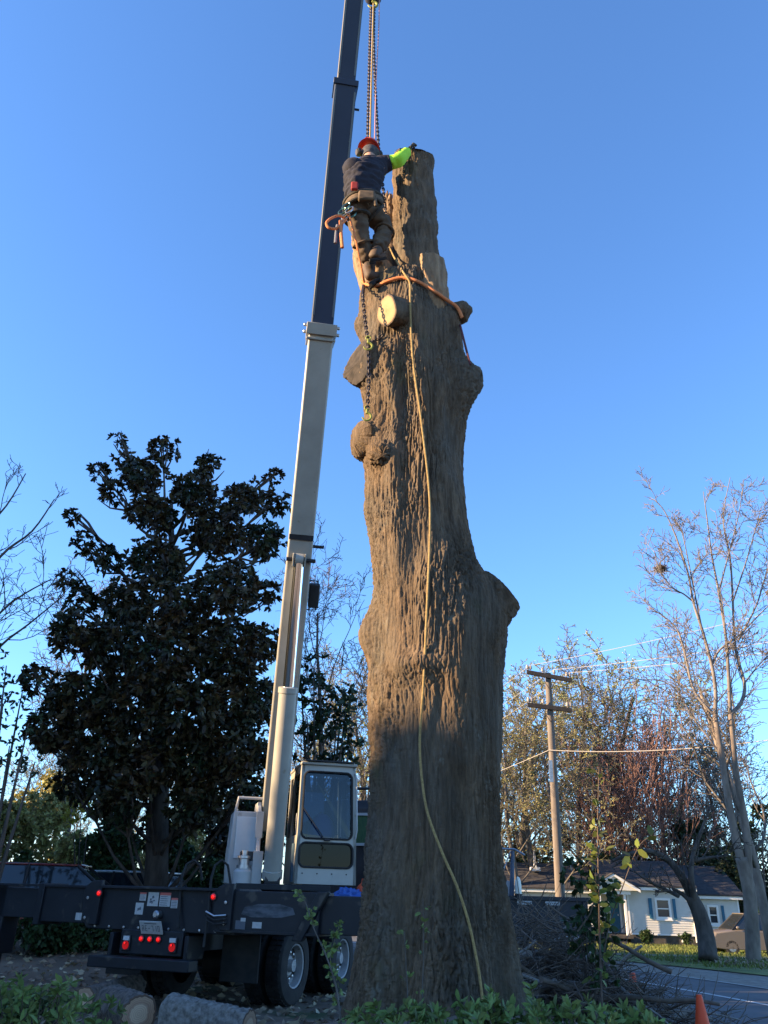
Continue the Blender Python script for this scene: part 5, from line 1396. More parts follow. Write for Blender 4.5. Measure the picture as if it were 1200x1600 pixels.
# jib, light canister on the trailer's corner
jb = CW.inverted() @ V(800, 1395, 24)
obj('jib_post', MB().tube([CW @ Vector((jb.x, .1, z1)), V(801, 1330, 24.1)], [.07, .05], 8), mat('jib_blue', (.07, .09, .13), rough=.5), CH)
obj('jib_arm', MB().tube([V(784, 1326, 24.1), V(804, 1327, 24.1), V(820, 1336, 24.1)], .03, 6), M_STEEL, CH)
obj('jib_brace', MB().tube([V(786, 1362, 24.1), V(798, 1330, 24.1)], .02, 6), M_STEEL, CH)
obj('jib_panel', MB().prism([V(788, 1374, 24.05), V(800, 1378, 24.05), V(803, 1400, 24.05), V(789, 1402, 24.05)], (0, .1, 0)), mat('jib_grey', (.28, .29, .32), rough=.5), CH)
jc = V(810, 1397, 23.9); obj('canister', MB().lathe(jc, (0, 0, 1), [(0, .09), (.2, .09), (.33, .075), (.41, .04), (.43, .01)], 14), mat('cream_canister', (.75, .72, .6), rough=.4), CH)
obj('canister_base', MB().lathe(jc - Vector((0, 0, .14)), (0, 0, 1), [(0, .10), (.15, .10)], 14), M_NAVY, CH)
v0 = V(836, 1357, 57); v0.z = HZ + ze0 - .1 + (57 - HD - .25) / 3.925 * 1.52; tag(obj('roof_vent', MB().lathe(v0, (0, 0, 1), [(0, .42), (.22, .40), (.24, .12), (1.3, .05)], 4), M_TRIM, None, origin=v0), 'small white pointed vent standing on the left end of the dark roof', 'vent')

# ================================================================== traffic cones
def cone(name, px, py_top, d, label, h=.72):
    b = V(px, py_top, d); z0 = gzf(b.x, b.y) + .008; hh = b.z - z0
    c = thing(name, label, 'traffic cone', (b.x, b.y, z0), group='orange traffic cones')
    q = Vector((b.x, b.y, z0)); s = hh / .72
    obj('cone_body', MB().lathe(q + Vector((0, 0, .03 * s)), (0, 0, 1), [(0, .15 * s), (.66 * s, .035 * s), (.69 * s, .03 * s), (.69 * s, .02 * s)], 24), mat('cone_orange', (.75, .075, .02), rough=.5), c)
    obj('cone_base', MB().box(q + Vector((0, 0, .016 * s)), (.36 * s, .36 * s, .03 * s)), mat('cone_orange', (0, 0, 0)), c, bevel=.006)
cone('traffic_cone', 1092, 1554, 8.0, 'orange traffic cone standing at the road edge, lower right')
cone('traffic_cone', 988, 1520, 10.3, 'orange traffic cone half hidden behind the right end of the brush pile')

# ================================================================== logs
M_LOGB = mat('grey_bark', (.09, .08, .068), (.24, .22, .19), scale=20, stretch=(1, 1, 1), rough=.95, bump=.02, bscale=26)
M_LOGB2 = mat('brown_bark', (.05, .04, .032), (.17, .135, .11), scale=16, rough=.95, bump=.02, bscale=24)
M_LOGE = ring_mat('log_end', ((0, (.48, .33, .21)), (.45, (.52, .36, .23)), (.55, (.32, .19, .12)), (.86, (.40, .25, .15)), (.9, (.10, .06, .04)), (1, (.13, .08, .05))))
def log(name, a, b, r0, r1, label, m, seed):
    """a = the sawn end that faces us"""
    a, b = Vector(a), Vector(b); n, k = 40, 36
    lg_ = thing(name, label, 'log', (a + b) / 2 - Vector((0, 0, max(r0, r1))), group='sawn logs behind the crane truck')
    d = (b - a).normalized(); o1 = d.orthogonal().normalized(); o2 = d.cross(o1)
    vs = []
    for i in range(k):
        t = i / (k - 1)
        for j in range(n):
            q = 2 * math.pi * j / n; r = (r0 + (r1 - r0) * t) * (1 + .05 * math.sin(2 * q + seed) + .03 * math.sin(5 * q + 3 * t + seed))
            vs.append(a.lerp(b, t) + (o1 * math.cos(q) + o2 * math.sin(q)) * r)
    A = np.array([tuple(v) for v in vs]); C = np.repeat(np.array([tuple(a.lerp(b, i / (k - 1))) for i in range(k)]), n, 0)
    D = A - C; D /= np.linalg.norm(D, axis=1)[:, None]
    A = A + D * (noise3(A * 14 + seed) * .026 + np.minimum(1, np.abs(noise3(A * 22 + seed)) * 4) * .012 + noise3(A * 45 + seed) * .014)[:, None]
    fs = [(i * n + j, i * n + (j + 1) % n, (i + 1) * n + (j + 1) % n, (i + 1) * n + j) for i in range(k - 1) for j in range(n)]
    obj('log_bark', MB().add(A, fs), m, lg_, smooth=60)
    for ring, nn in ((A[:n], -d), (A[-n:], d)):
        ce = ring.mean(0); rows = []; rv = []
        for f in (0, .08, .2, .35, .5, .65, .8, .92):
            rows.append(ring * (1 - f) + ce * f); rv += [1 - f] * n
        vs_ = np.concatenate(rows + [ce[None]]) + np.array(nn) * .002; rv.append(0)
        f2 = [(i * n + j, i * n + (j + 1) % n, (i + 1) * n + (j + 1) % n, (i + 1) * n + j) for i in range(7) for j in range(n)] + [(7 * n + j, 7 * n + (j + 1) % n, 8 * n) for j in range(n)]
        me = bpy.data.meshes.new('cut_end'); me.from_pydata([tuple(v) for v in vs_], [], f2)
        at = me.attributes.new('ringr', 'FLOAT', 'POINT'); at.data.foreach_set('value', np.array(rv, np.float32))
        link('cut_end', me, M_LOGE, lg_, smooth=0)
a1 = V(217, 1584, 9.3); log('sawn_log', a1, a1 + Vector((-.62, 1.15, -.04)), .165, .17, 'brown log with a reddish sawn end facing us, middle of the three logs', M_LOGB2, 1.0)
a2 = V(131, 1561, 11.0); log('sawn_log', a2, a2 + Vector((.2, 1.5, -.02)), .115, .15, 'dark log with a small round sawn end, leftmost of the three logs', M_LOGB2, 2.3)
a3 = V(390, 1604, 9.0); log('sawn_log', a3, V(266, 1588, 9.4), .13, .19, 'pale grey rough-barked log lying sideways under the truck wheels', M_LOGB, 4.0)
# ================================================================== vegetation
def leaf_mat(name, c1, c2, trans=.25, rough=.5, island=.35, spec=.3):
    return mat(name, c1, c2, scale=1.3, rough=rough, island=island, trans=trans, spec=spec)
M_MAG = leaf_mat('magnolia_leaf', (.014, .027, .012), (.065, .043, .02), trans=.12, rough=.38, island=.5)
M_MAG2 = leaf_mat('laurel_leaf', (.014, .032, .014), (.03, .05, .02), trans=.18, rough=.45, island=.45)
M_BUD = leaf_mat('spring_bud', (.34, .37, .12), (.46, .46, .19), trans=.35, rough=.7)
M_BUD2 = leaf_mat('olive_bud', (.29, .27, .09), (.40, .36, .15), trans=.3, rough=.7)
M_BUD3 = leaf_mat('brown_bud', (.055, .05, .022), (.13, .10, .05), trans=.2, rough=.8)
M_RBUD = leaf_mat('red_bud', (.16, .07, .045), (.22, .10, .07), trans=.2, rough=.7)
M_DKG = leaf_mat('dark_evergreen', (.018, .03, .013), (.045, .06, .025), trans=.1, rough=.6, island=.5)
M_MIDG = leaf_mat('shrub_leaf', (.022, .045, .015), (.05, .08, .025), trans=.25, rough=.55, island=.45)
M_YEL = leaf_mat('yellow_leaf', (.25, .22, .03), (.36, .32, .06), trans=.4, rough=.6)
M_AZA = leaf_mat('azalea_leaf', (.11, .165, .04), (.20, .25, .08), trans=.3, rough=.5, island=.4)
M_SAP = leaf_mat('sapling_leaf', (.10, .14, .03), (.19, .21, .05), trans=.4, rough=.5)
M_TWG = mat('grey_twig', (.075, .066, .057), (.135, .12, .105), scale=6, rough=.95)
M_TWB = mat('brown_twig', (.075, .055, .042), (.14, .105, .08), scale=6, rough=.95)
M_TWR = mat('reddish_twig', (.17, .095, .075), (.27, .16, .13), scale=6, rough=.95)
M_SYC = mat('pale_sycamore_bark', (.12, .095, .075), (.24, .195, .155), scale=3.5, stretch=(1, 1, .4), rough=.9, bump=.01, bscale=20)
M_DBK = mat('dark_bark', (.045, .036, .03), (.10, .082, .068), scale=7, stretch=(1, 1, .3), rough=.95, bump=.02, bscale=18)

def nrm(a): return a / (np.linalg.norm(a, axis=-1, keepdims=True) + 1e-9)
def leaf_arrays(P, D, size, wr, rng, droop=.25, hexa=False):
    """leaves as two-facet folded blades: base, left, tip, right"""
    n = len(P); D = nrm(D); s = size * rng.uniform(.65, 1.2, n)[:, None]
    A = nrm(np.cross(D, rng.normal(size=(n, 3)))); U = np.cross(A, D)
    base = P; tip = P + D * s - np.array((0, 0, 1)) * s * droop * rng.uniform(0, 1, (n, 1))
    m = P + D * s * .5
    l = m + A * s * wr + U * s * .08; r = m - A * s * wr + U * s * .08
    if hexa:
        q1 = P + D * s * .30; q2 = P + D * s * .72 - np.array((0, 0, 1)) * s * droop * .35
        w = A * s * wr; u = U * s * .07
        Vv = np.stack([base, q1 + w * .95 + u, q2 + w * .85 + u, tip, q2 - w * .85 + u, q1 - w * .95 + u], 1).reshape(-1, 3)
        return Vv, np.arange(n)[:, None] * 6 + np.arange(6)
    Vv = np.stack([base, l, tip, r], 1).reshape(-1, 3)
    i = np.arange(n)[:, None] * 4
    return Vv, i + np.array((0, 1, 2, 3))
def leaves_obj(name, P, D, size, wr, m, parent, seed=0, droop=.25, hexa=False):
    rng = np.random.RandomState(seed)
    Vv, F = leaf_arrays(np.asarray(P), np.asarray(D), size, wr, rng, droop, hexa)
    return fastmesh(name, Vv, F, m, parent)
def in_ball(rng, n, shell=.35):
    d = nrm(rng.normal(size=(n, 3))); r = rng.uniform(shell ** 3, 1, (n, 1)) ** (1 / 3)
    return d * r, d
def rosettes(C, D, k, rng, spread=.9):
    """k leaf directions round each axis"""
    n = len(C); D = nrm(D)
    P = np.repeat(C, k, 0); A = np.repeat(D, k, 0)
    side = nrm(np.cross(A, rng.normal(size=(n * k, 3))))
    dirs = nrm(A * rng.uniform(.1, .9, (n * k, 1)) + side * spread)
    return P, dirs
def blob_leaves(blobs, dens, k, rng, updir=.35, lumps=3.0):
    """blobs: (centre vec, radius) -> rosette centres/axes; dens = rosettes per m^2 of shell"""
    Cs, Ds = [], []
    for c, r in blobs:
        rv = np.array(r if hasattr(r, '__len__') else (r, r, r)); rm = rv.mean()
        n = max(4, int(dens * 4 * math.pi * rm * rm))
        q, d = in_ball(rng, n)
        w = noise3(np.array(tuple(c)) + q * lumps)
        q = q * (1 + .45 * w)[:, None]
        Cs.append(np.array(tuple(c)) + q * rv); Ds.append(d + np.array((0, 0, updir)) + rng.normal(size=(n, 3)) * .4)
    return np.concatenate(Cs), np.concatenate(Ds)

# ---- branching
def grow(paths, p, d, L, r, lvl, rng, cfg):
    k = cfg['seg'][lvl]; pts = [np.array(p, float)]; d = np.array(d, float); d /= np.linalg.norm(d)
    for i in range(k):
        d = d + rng.normal(size=3) * cfg['wob'][lvl] + np.array((0, 0, cfg['up'][lvl])); d /= np.linalg.norm(d)
        pts.append(pts[-1] + d * L / k)
    r1 = max(r * cfg['tap'][lvl], cfg['rmin'])
    paths.append((pts, np.linspace(max(r, cfg['rmin']), r1, k + 1), lvl))
    if lvl + 1 < len(cfg['n']):
        spawn(paths, pts, r, r1, L, lvl + 1, rng, cfg, d)
def spawn(paths, pts, r, r1, L, lvl, rng, cfg, dend=None):
    P = np.array([tuple(q) for q in pts]); k = len(P) - 1
    n = cfg['n'][lvl]; t0 = cfg['t0'][lvl]; phi = rng.uniform(0, 6.28)
    for j in range(n):
        t = t0 + (1 - t0) * (j + rng.uniform(0, .9)) / n
        x = t * k; i = min(int(x), k - 1); f = x - i
        q = P[i] * (1 - f) + P[i + 1] * f; dd = P[i + 1] - P[i]; dd /= np.linalg.norm(dd)
        phi += 2.4 + rng.uniform(-.5, .5)
        a = np.cross(dd, (0, 0, 1.)); a = a / np.linalg.norm(a) if np.linalg.norm(a) > .1 else np.array((1., 0, 0)); b = np.cross(dd, a)
        an = R(cfg['ang'][lvl]) * rng.uniform(.7, 1.3)
        nd = dd * math.cos(an) + (a * math.cos(phi) + b * math.sin(phi)) * math.sin(an)
        grow(paths, q, nd, L * cfg['lr'][lvl] * rng.uniform(.7, 1.25) * (1.15 - .5 * t), (r + (r1 - r) * t) * cfg['rr'][lvl], lvl, rng, cfg)
def paths_mesh(name, paths, m, parent, sides=(12, 7, 5, 4, 3, 3)):
    mbx = MB()
    for pts, rad, lvl in paths: mbx.tube(pts, rad, sides[min(lvl, 5)], cap=lvl < 2)
    V_ = np.array(mbx.v, np.float32); me = bpy.data.meshes.new(name); me.from_pydata(mbx.v, [], mbx.f); me.update()
    o = link(name, me, m, parent, smooth=0)
    me.polygons.foreach_set('use_smooth', np.ones(len(me.polygons), bool))
    return o
CFG_BARE = dict(seg=(8, 6, 5, 4, 3), wob=(.05, .12, .16, .2, .25), up=(.02, .10, .08, .05, .03), tap=(.35, .35, .35, .4, .5), rmin=.012,
                n=(1, 11, 6, 5, 4), t0=(0, .28, .2, .2, .15), ang=(0, 42, 40, 42, 45), lr=(1, .50, .48, .5, .55), rr=(1, .42, .5, .5, .6))
def bare_tree(name, label, base, height, r, seed, mtr, mbr, cfg=CFG_BARE, group=None, bud=None, nbud=0, budsize=.1, lean=(0, 0), cat='tree', rmin=None):
    rng = np.random.RandomState(seed); cfg = dict(cfg)
    if rmin: cfg['rmin'] = rmin
    t = thing(name, label, cat, base, group=group)
    paths = []; grow(paths, tuple(base), (lean[0], lean[1], 1), height * .8, r, 0, rng, cfg)
    paths_mesh('trunk', [q for q in paths if q[2] == 0], mtr, t)
    paths_mesh('branches', [q for q in paths if q[2] > 0], mbr, t)
    if nbud:
        tw = [q for q in paths if q[2] >= len(cfg['n']) - 2]
        idx = rng.randint(0, len(tw), nbud); P = []; D = []
        for i in idx:
            pts = tw[i][0]; j = rng.randint(0, len(pts) - 1); f = rng.uniform(); P.append(pts[j] * (1 - f) + pts[j + 1] * f); D.append(rng.normal(size=3) + np.array((0, 0, .6)))
        kind(leaves_obj('leaf_buds', P, D, budsize, .3, bud, t, seed), 'stuff')
    return t

# ---------------------------------------------------------------- the big magnolia on the left
rng = np.random.RandomState(5)
MAGB = [(182, 684, 13), (195, 718, 24), (250, 702, 32), (222, 742, 40), (330, 725, 26), (300, 768, 44), (380, 780, 38), (425, 745, 18), (430, 785, 32), (150, 735, 20), (172, 768, 26), (240, 800, 44), (340, 830, 54), (415, 845, 38),
        (118, 806, 15), (134, 848, 24), (170, 872, 30), (250, 880, 52), (104, 903, 17), (130, 940, 34), (198, 942, 48), (280, 950, 54), (362, 915, 54), (420, 925, 30), (112, 990, 36), (180, 1010, 50), (262, 1030, 56), (350, 1015, 58),
        (418, 1005, 32), (60, 1062, 24), (118, 1090, 42), (200, 1100, 54), (290, 1110, 54), (370, 1095, 54), (415, 1085, 26), (85, 1140, 36), (150, 1175, 44), (230, 1190, 48), (310, 1190, 52), (385, 1175, 42), (115, 1225, 30), (190, 1245, 38),
        (300, 1255, 40), (380, 1245, 36), (250, 1295, 34), (345, 1300, 30)]
MD = 20.0
mg = thing('magnolia_tree', 'big dark-leaved magnolia standing behind the crane truck on the left', 'tree', gl(250, 1400, MD))
mb0 = Vector(mg.location)
top = V(268, 770, MD)
tpath = [mb0, V(248, 1250, MD), V(255, 1100, MD), V(262, 960, MD), V(268, 850, MD), top]
limbs = []; blobs = []
for i, (a, b, r) in enumerate(MAGB):
    rad = r / 62.0 * (1.06 if b > 1000 else .90)
    inner = min(1, r / 50)
    for dd in ((rng.uniform(-1.2, 1.2),) if r < 35 else (rng.uniform(-2.4, -1.0), rng.uniform(.6, 2.2))):
        k = 1 + dd / MD                                    # keep its place in the crown, at its own depth
        c = V(a + rng.uniform(-6, 6), b, MD + dd); blobs.append((c, (rad * .95, rad * .95, rad * .85)))
        t = np.clip((1330 - b) / 620 - .12, .05, .95); x = t * 5; j = min(int(x), 4)
        s = tpath[j].lerp(tpath[j + 1], x - j)
        m1 = s.lerp(c, .5) + Vector((0, 0, -.3 + rng.uniform(-.2, .2)))
        limbs.append(([s, s.lerp(m1, .5) + Vector((0, 0, -.05)), m1, m1.lerp(c, .6), c], np.linspace(.055, .015, 5), 1))
        for _ in range(4):
            e = c + Vector(rng.normal(size=3)) * rad * .55; limbs.append(([m1.lerp(c, .5), m1.lerp(e, .75), e], np.linspace(.035, .01, 3), 2))
paths_mesh('trunk', [(tpath, np.array([.30, .24, .19, .14, .09, .03]), 0)], M_DBK, mg)
paths_mesh('branches', limbs, M_DBK, mg)
C, D = blob_leaves(blobs, 21, 0, rng, .35, 2.2)
P, Dd = rosettes(C, D, 9, rng)
leaves_obj('crown', P, Dd, .175, .21, M_MAG, mg, 3, .3, True)

def leafy(name, label, base, blobs, dens, k, size, wr, m, seed, cat='tree', mtr=M_DBK, group=None, trunk_r=.1, spread=.9, updir=.35, crown='crown', droop=.25):
    rng = np.random.RandomState(seed); base = Vector(base)
    t = thing(name, label, cat, base, group=group)
    P_ = []
    for c, r in blobs:
        rm = r if not hasattr(r, '__len__') else sum(r) / 3
        c = Vector(c); mid_ = base.lerp(c, .55) + Vector((rng.uniform(-.1, .1), rng.uniform(-.1, .1), 0)) * rm
        P_.append(([base, base.lerp(mid_, .6), mid_, c], np.array([trunk_r, trunk_r * .75, trunk_r * .5, trunk_r * .15]), 1))
    paths_mesh('stems', P_, mtr, t)
    C, D = blob_leaves(blobs, dens, k, rng, updir)
    P, Dd = rosettes(C, D, k, rng, spread)
    leaves_obj(crown, P, Dd, size, wr, m, t, seed, droop, size < .25)
    return t
def pxblobs(L, d, sc, rng, dep=.6):
    return [(V(a, b, d + rng.uniform(-dep, dep)), r / sc) for a, b, r in L]
rg2 = np.random.RandomState(9)
leafy('laurel_tree', 'dark evergreen tree showing between the boom and the oak trunk', gl(505, 1400, 21), pxblobs([(490, 1045, 22), (500, 1085, 32), (535, 1080, 22), (480, 1120, 28), (525, 1130, 32), (545, 1165, 22), (495, 1170, 34), (470, 1060, 20), (540, 1110, 20), (520, 1200, 24)], 21, 60, rg2), 7, 8, .20, .2, M_MAG2, 11, trunk_r=.09)
# left edge: half-evergreen tree and thicket
leafy('privet_tree', 'loose small-leaved tree at the left edge beside the magnolia', gl(-20, 1400, 16), pxblobs([(10, 1040, 26), (35, 1080, 26), (5, 1100, 34), (45, 1130, 24), (15, 1165, 34), (55, 1190, 20), (0, 1215, 30), (-40, 1120, 50), (-40, 1020, 40)], 16, 75, rg2), 9, 6, .11, .22, M_MAG2, 12, trunk_r=.07)
leafy('forsythia_bush', 'yellow-green bush glowing under the magnolia', gl(125, 1400, 26), pxblobs([(128, 1250, 16), (115, 1270, 14), (140, 1265, 12)], 26, 48, rg2), 22, 6, .12, .3, M_YEL, 13, 'bush', trunk_r=.04)
SHR = [('thicket_shrub', 'brownish thicket at the far left behind the red car', (30, 1300, 60), 33, M_BUD2), ('thicket_shrub', 'olive thicket left of the magnolia trunk', (150, 1325, 50), 32, M_BUD2), ('green_shrub', 'green shrub left of the magnolia trunk behind the cars', (185, 1290, 40), 27, M_MIDG),
       ('green_shrub', 'green shrub right of the magnolia trunk', (300, 1345, 42), 24, M_MIDG), ('green_shrub', 'tall green shrub behind the hoist housing', (370, 1320, 52), 26, M_DKG), ('green_shrub', 'low green shrub right of the silver car', (215, 1365, 30), 24, M_MIDG),
       ('green_shrub', 'dark shrub filling the gap behind the magnolia trunk', (285, 1385, 40), 30, M_DKG), ('green_shrub', 'dark low shrub behind the silver car', (150, 1385, 40), 31, M_DKG), ('green_shrub', 'dark shrub at the far left edge by the red car', (20, 1360, 34), 21, M_MIDG), ('green_shrub', 'tall dark shrub mass behind the operator cab', (470, 1300, 66), 34, M_DKG), ('green_shrub', 'dark shrub between the cab and the oak trunk', (575, 1310, 55), 36, M_DKG),
       ('thicket_shrub', 'olive scrub behind the magnolia trunk', (265, 1310, 60), 40, M_BUD2), ('thicket_shrub', 'tall olive scrub at the left edge behind the privet', (60, 1235, 46), 44, M_BUD2)]
for i, (nm, lb, (a, b, r), d, m) in enumerate(SHR):
    s = 1250 / d * 1.08; base = gl(a, 1400, d); rr = r / s
    ct = V(a, b, d); L = []
    rr_ = np.random.RandomState(40 + i)
    for k in range(7):
        L.append((ct + Vector((rr_.uniform(-1, 1) * rr, rr_.uniform(-.6, .6) * rr, rr_.uniform(-1, .55) * rr)), rr * rr_.uniform(.4, .62)))
    h = max(.3, ct.z - base.z)
    for k in range(4): L.append((Vector((base.x + rr_.uniform(-1, 1) * rr, base.y + rr_.uniform(-.4, .4), base.z + h * rr_.uniform(.15, .6))), rr * .5))
    leafy(nm, lb, base, L, 40 / max(.6, rr), 6, .055 * rr + .10, .28, m, 60 + i, 'shrub', trunk_r=.03)
# low green cover behind the left outrigger
for i, (a, b, d, r, lb) in enumerate(((45, 1450, 16.5, .55, 'low dark ground shrub under the left outrigger beam by its leg'), (105, 1455, 17, .6, 'low dark ground shrub under the middle of the left outrigger beam'), (160, 1455, 17.5, .55, 'low dark ground shrub just left of the truck bumper'))):
    c = V(a, b, d); leafy('ground_shrub', lb, gl(a, b, d), [(c + Vector((rg2.uniform(-.4, .4), rg2.uniform(-.3, .3), rg2.uniform(-.2, .1))), r * .6) for _ in range(5)], 45, 6, .10, .25, M_MIDG, 80 + i, 'shrub', trunk_r=.015)

# ---------------------------------------------------------------- bare trees, left
bl_ = thing('bare_tree', 'bare branches of a tree reaching in at the left edge', 'tree', gl(-150, 1400, 20))
rngb = np.random.RandomState(21); paths = []
cfgL = dict(CFG_BARE, n=(1, 6, 5, 4, 3), rmin=.008, t0=(0, .25, .2, .2, .2))
for L_, r0 in (([(-150, 1400), (-140, 1200), (-110, 1080), (-60, 960), (0, 870), (50, 830), (85, 780)], .08), ([(-110, 1080), (-40, 1000), (20, 940), (80, 905)], .045), ([(-130, 1150), (-60, 1080), (0, 1010), (45, 975), (100, 930)], .05), ([(-140, 1200), (-80, 950), (-40, 850), (10, 790), (40, 740)], .05)):
    pts = [np.array(tuple(V(a, b, 20 + rngb.uniform(-.4, .4)))) for a, b in L_]
    paths.append((smooth_path(pts, 4), np.linspace(r0, .015, (len(pts) - 1) * 4 + 1), 1)); spawn(paths, pts, r0, .015, 3.6, 2, rngb, cfgL)
pts_ = [gl(-150, 1400, 20), V(-150, 1380, 20)]
paths_mesh('trunk', [q for q in paths if q[2] == 1], M_TWG, bl_); paths_mesh('branches', [q for q in paths if q[2] > 1], M_TWG, bl_)
bare_tree('bare_tree', 'thin bare tree standing between the boom and the oak trunk', gl(492, 1400, 27), 13.2, .10, 31, M_TWB, M_TWB, lean=(.07, 0), rmin=.008)
bare_tree('bare_tree', 'small bare tree peeping left of the magnolia', gl(95, 1400, 34), 14.5, .12, 33, M_TWG, M_TWG, rmin=.012)

# ---------------------------------------------------------------- sycamore and leaning tree on the right
SD = 30.0
sy = thing('sycamore_tree', 'tall pale bare tree with forked trunks at the right edge, holding a nest', 'tree', gl(1178, 1505, SD))
rngs = np.random.RandomState(77); paths = []
cfgS = dict(CFG_BARE, n=(1, 6, 6, 6, 4), rmin=.011, t0=(0, .2, .2, .15, .1), up=(.02, .08, .08, .06, .04), lr=(1, .5, .5, .5, .55))
SY = [([(1178, 1515), (1175, 1450), (1170, 1390), (1158, 1340)], .44, .36, 0), ([(1166, 1380), (1150, 1310), (1138, 1250), (1130, 1200), (1117, 1117)], .27, .17, 0), ([(1170, 1380), (1166, 1300), (1156, 1240), (1149, 1200), (1141, 1116)], .25, .17, 0),
      ([(1117, 1117), (1085, 1080), (1068, 1013), (1053, 977), (1013, 947)], .10, .03, 1), ([(1117, 1117), (1118, 1080), (1112, 1039), (1097, 984), (1083, 940), (1075, 896), (1057, 841), (1039, 800), (1024, 782)], .14, .02, 1),
      ([(1141, 1116), (1138, 1050), (1134, 995), (1123, 925), (1112, 867), (1105, 812), (1099, 768)], .13, .02, 1), ([(1141, 1116), (1158, 1098), (1163, 1068), (1149, 1013), (1145, 940), (1141, 874), (1130, 812), (1141, 746)], .14, .02, 1),
      ([(1112, 1039), (1125, 1015), (1156, 991), (1196, 951), (1230, 920)], .08, .02, 1), ([(1154, 1000), (1180, 950), (1193, 911), (1210, 850)], .07, .02, 1), ([(1083, 940), (1068, 928), (1050, 918), (1031, 892), (1022, 860)], .06, .02, 1),
      ([(1127, 1182), (1105, 1150), (1090, 1131), (1050, 1072), (1009, 1061)], .08, .02, 1), ([(1145, 940), (1165, 880), (1182, 820), (1190, 790)], .06, .015, 1), ([(1097, 984), (1080, 900), (1070, 850), (1062, 820)], .06, .015, 1),
      ([(1163, 1068), (1185, 1040), (1205, 1020)], .06, .02, 1), ([(1123, 925), (1140, 860), (1155, 800), (1160, 765)], .06, .015, 1)]
for L_, r0, r1, lv in SY:
    dd = rngs.uniform(-1.2, 1.2) if lv else 0
    pts = [np.array(tuple(V(a, b, SD + dd * (k / len(L_))))) for k, (a, b) in enumerate(L_)]
    pa = smooth_path(pts, 5); k_ = .58 if lv else .56; paths.append((pa, np.linspace(r0 * k_, r1 * .7 if lv else r1 * k_, len(pa)), lv))
    if lv: spawn(paths, pts, r0 * .45, r1 * .6, 3.4, 2, rngs, cfgS); spawn(paths, pts, r0 * .3, r1 * .5, 2.2, 3, rngs, cfgS)
paths_mesh('trunk', [q for q in paths if q[2] == 0], M_SYC, sy); paths_mesh('branches', [q for q in paths if q[2] > 0], mat('sycamore_twig', (.12, .105, .095), (.21, .185, .165), scale=3, rough=.9), sy)
ne = V(1032, 889, SD + .3); nb = MB(); rr_ = random.Random(4)
for k in range(160):
    c = ne + Vector((rr_.gauss(0, .10), rr_.gauss(0, .10), rr_.gauss(0, .06))); d_ = Vector((rr_.gauss(0, 1), rr_.gauss(0, 1), rr_.gauss(0, .35))).normalized() * .16
    nb.tube([c - d_, c + d_ * .2 + Vector((0, 0, .01)), c + d_], .012, 3)
no_ = tag(obj('bird_nest', nb, M_TWB, None, origin=ne, smooth=0, fix=False), 'round bird nest of twigs on a left branch of the sycamore', 'nest'); kind(no_, 'stuff')
LD = 28.0
ln = thing('leaning_tree', 'dark crooked tree leaning left in front of the house', 'tree', gl(1107, 1497, LD)); rngs = np.random.RandomState(78); paths = []
for L_, r0, r1, lv in (([(1107, 1500), (1102, 1460), (1092, 1425), (1080, 1400)], .30, .2, 0), ([(1080, 1400), (1066, 1372), (1045, 1345), (1015, 1330), (985, 1334), (955, 1346)], .15, .04, 1), ([(1086, 1410), (1080, 1375), (1082, 1340), (1095, 1300), (1110, 1260)], .12, .03, 1),
                       ([(1060, 1400), (1040, 1390), (1010, 1375), (990, 1360)], .07, .02, 1), ([(1083, 1345), (1110, 1340), (1135, 1338)], .07, .03, 1), ([(1092, 1425), (1070, 1400), (1050, 1388)], .10, .04, 1)):
    pts = [np.array(tuple(V(a, b, LD + rngs.uniform(-.2, .2)))) for a, b in L_]; pa = smooth_path(pts, 5); paths.append((pa, np.linspace(r0, r1, len(pa)), lv))
    if lv: spawn(paths, pts, r0 * .6, r1, 2.4, 2, rngs, dict(cfgS, n=(1, 5, 4, 4, 2)))
paths_mesh('trunk', [q for q in paths if q[2] == 0], M_DBK, ln); paths_mesh('branches', [q for q in paths if q[2] > 0], M_DBK, ln)
# reddish crape-myrtle-like tree in front of the woods
CR = dict(CFG_BARE, seg=(4, 6, 5, 3, 3), n=(1, 34, 6, 4), t0=(0, .05, .2, .2), ang=(0, 30, 18, 25), lr=(1, 1.1, .5, .4), rr=(1, .4, .5, .5), up=(.02, .06, .12, .05), wob=(.05, .08, .1, .2), rmin=.022)
for i, (a, d, h, lb) in enumerate(((968, 62.5, 9.6, 'reddish twiggy tree with upright shoots behind the porch gable'), (1042, 63, 10.6, 'reddish twiggy tree with upright shoots behind the crooked tree'))):
    bare_tree('crape_myrtle', lb, gl(a, 1440, d), h, .10, 90 + i, M_TWR, M_TWR, CR, bud=M_RBUD, nbud=900, budsize=.14)
# far right slim tree
bare_tree('bare_tree', 'slim bare tree at the far right edge beside the sycamore', gl(1205, 1470, 33), 13, .2, 95, M_SYC, M_TWG, lean=(-.03, 0), rmin=.012)
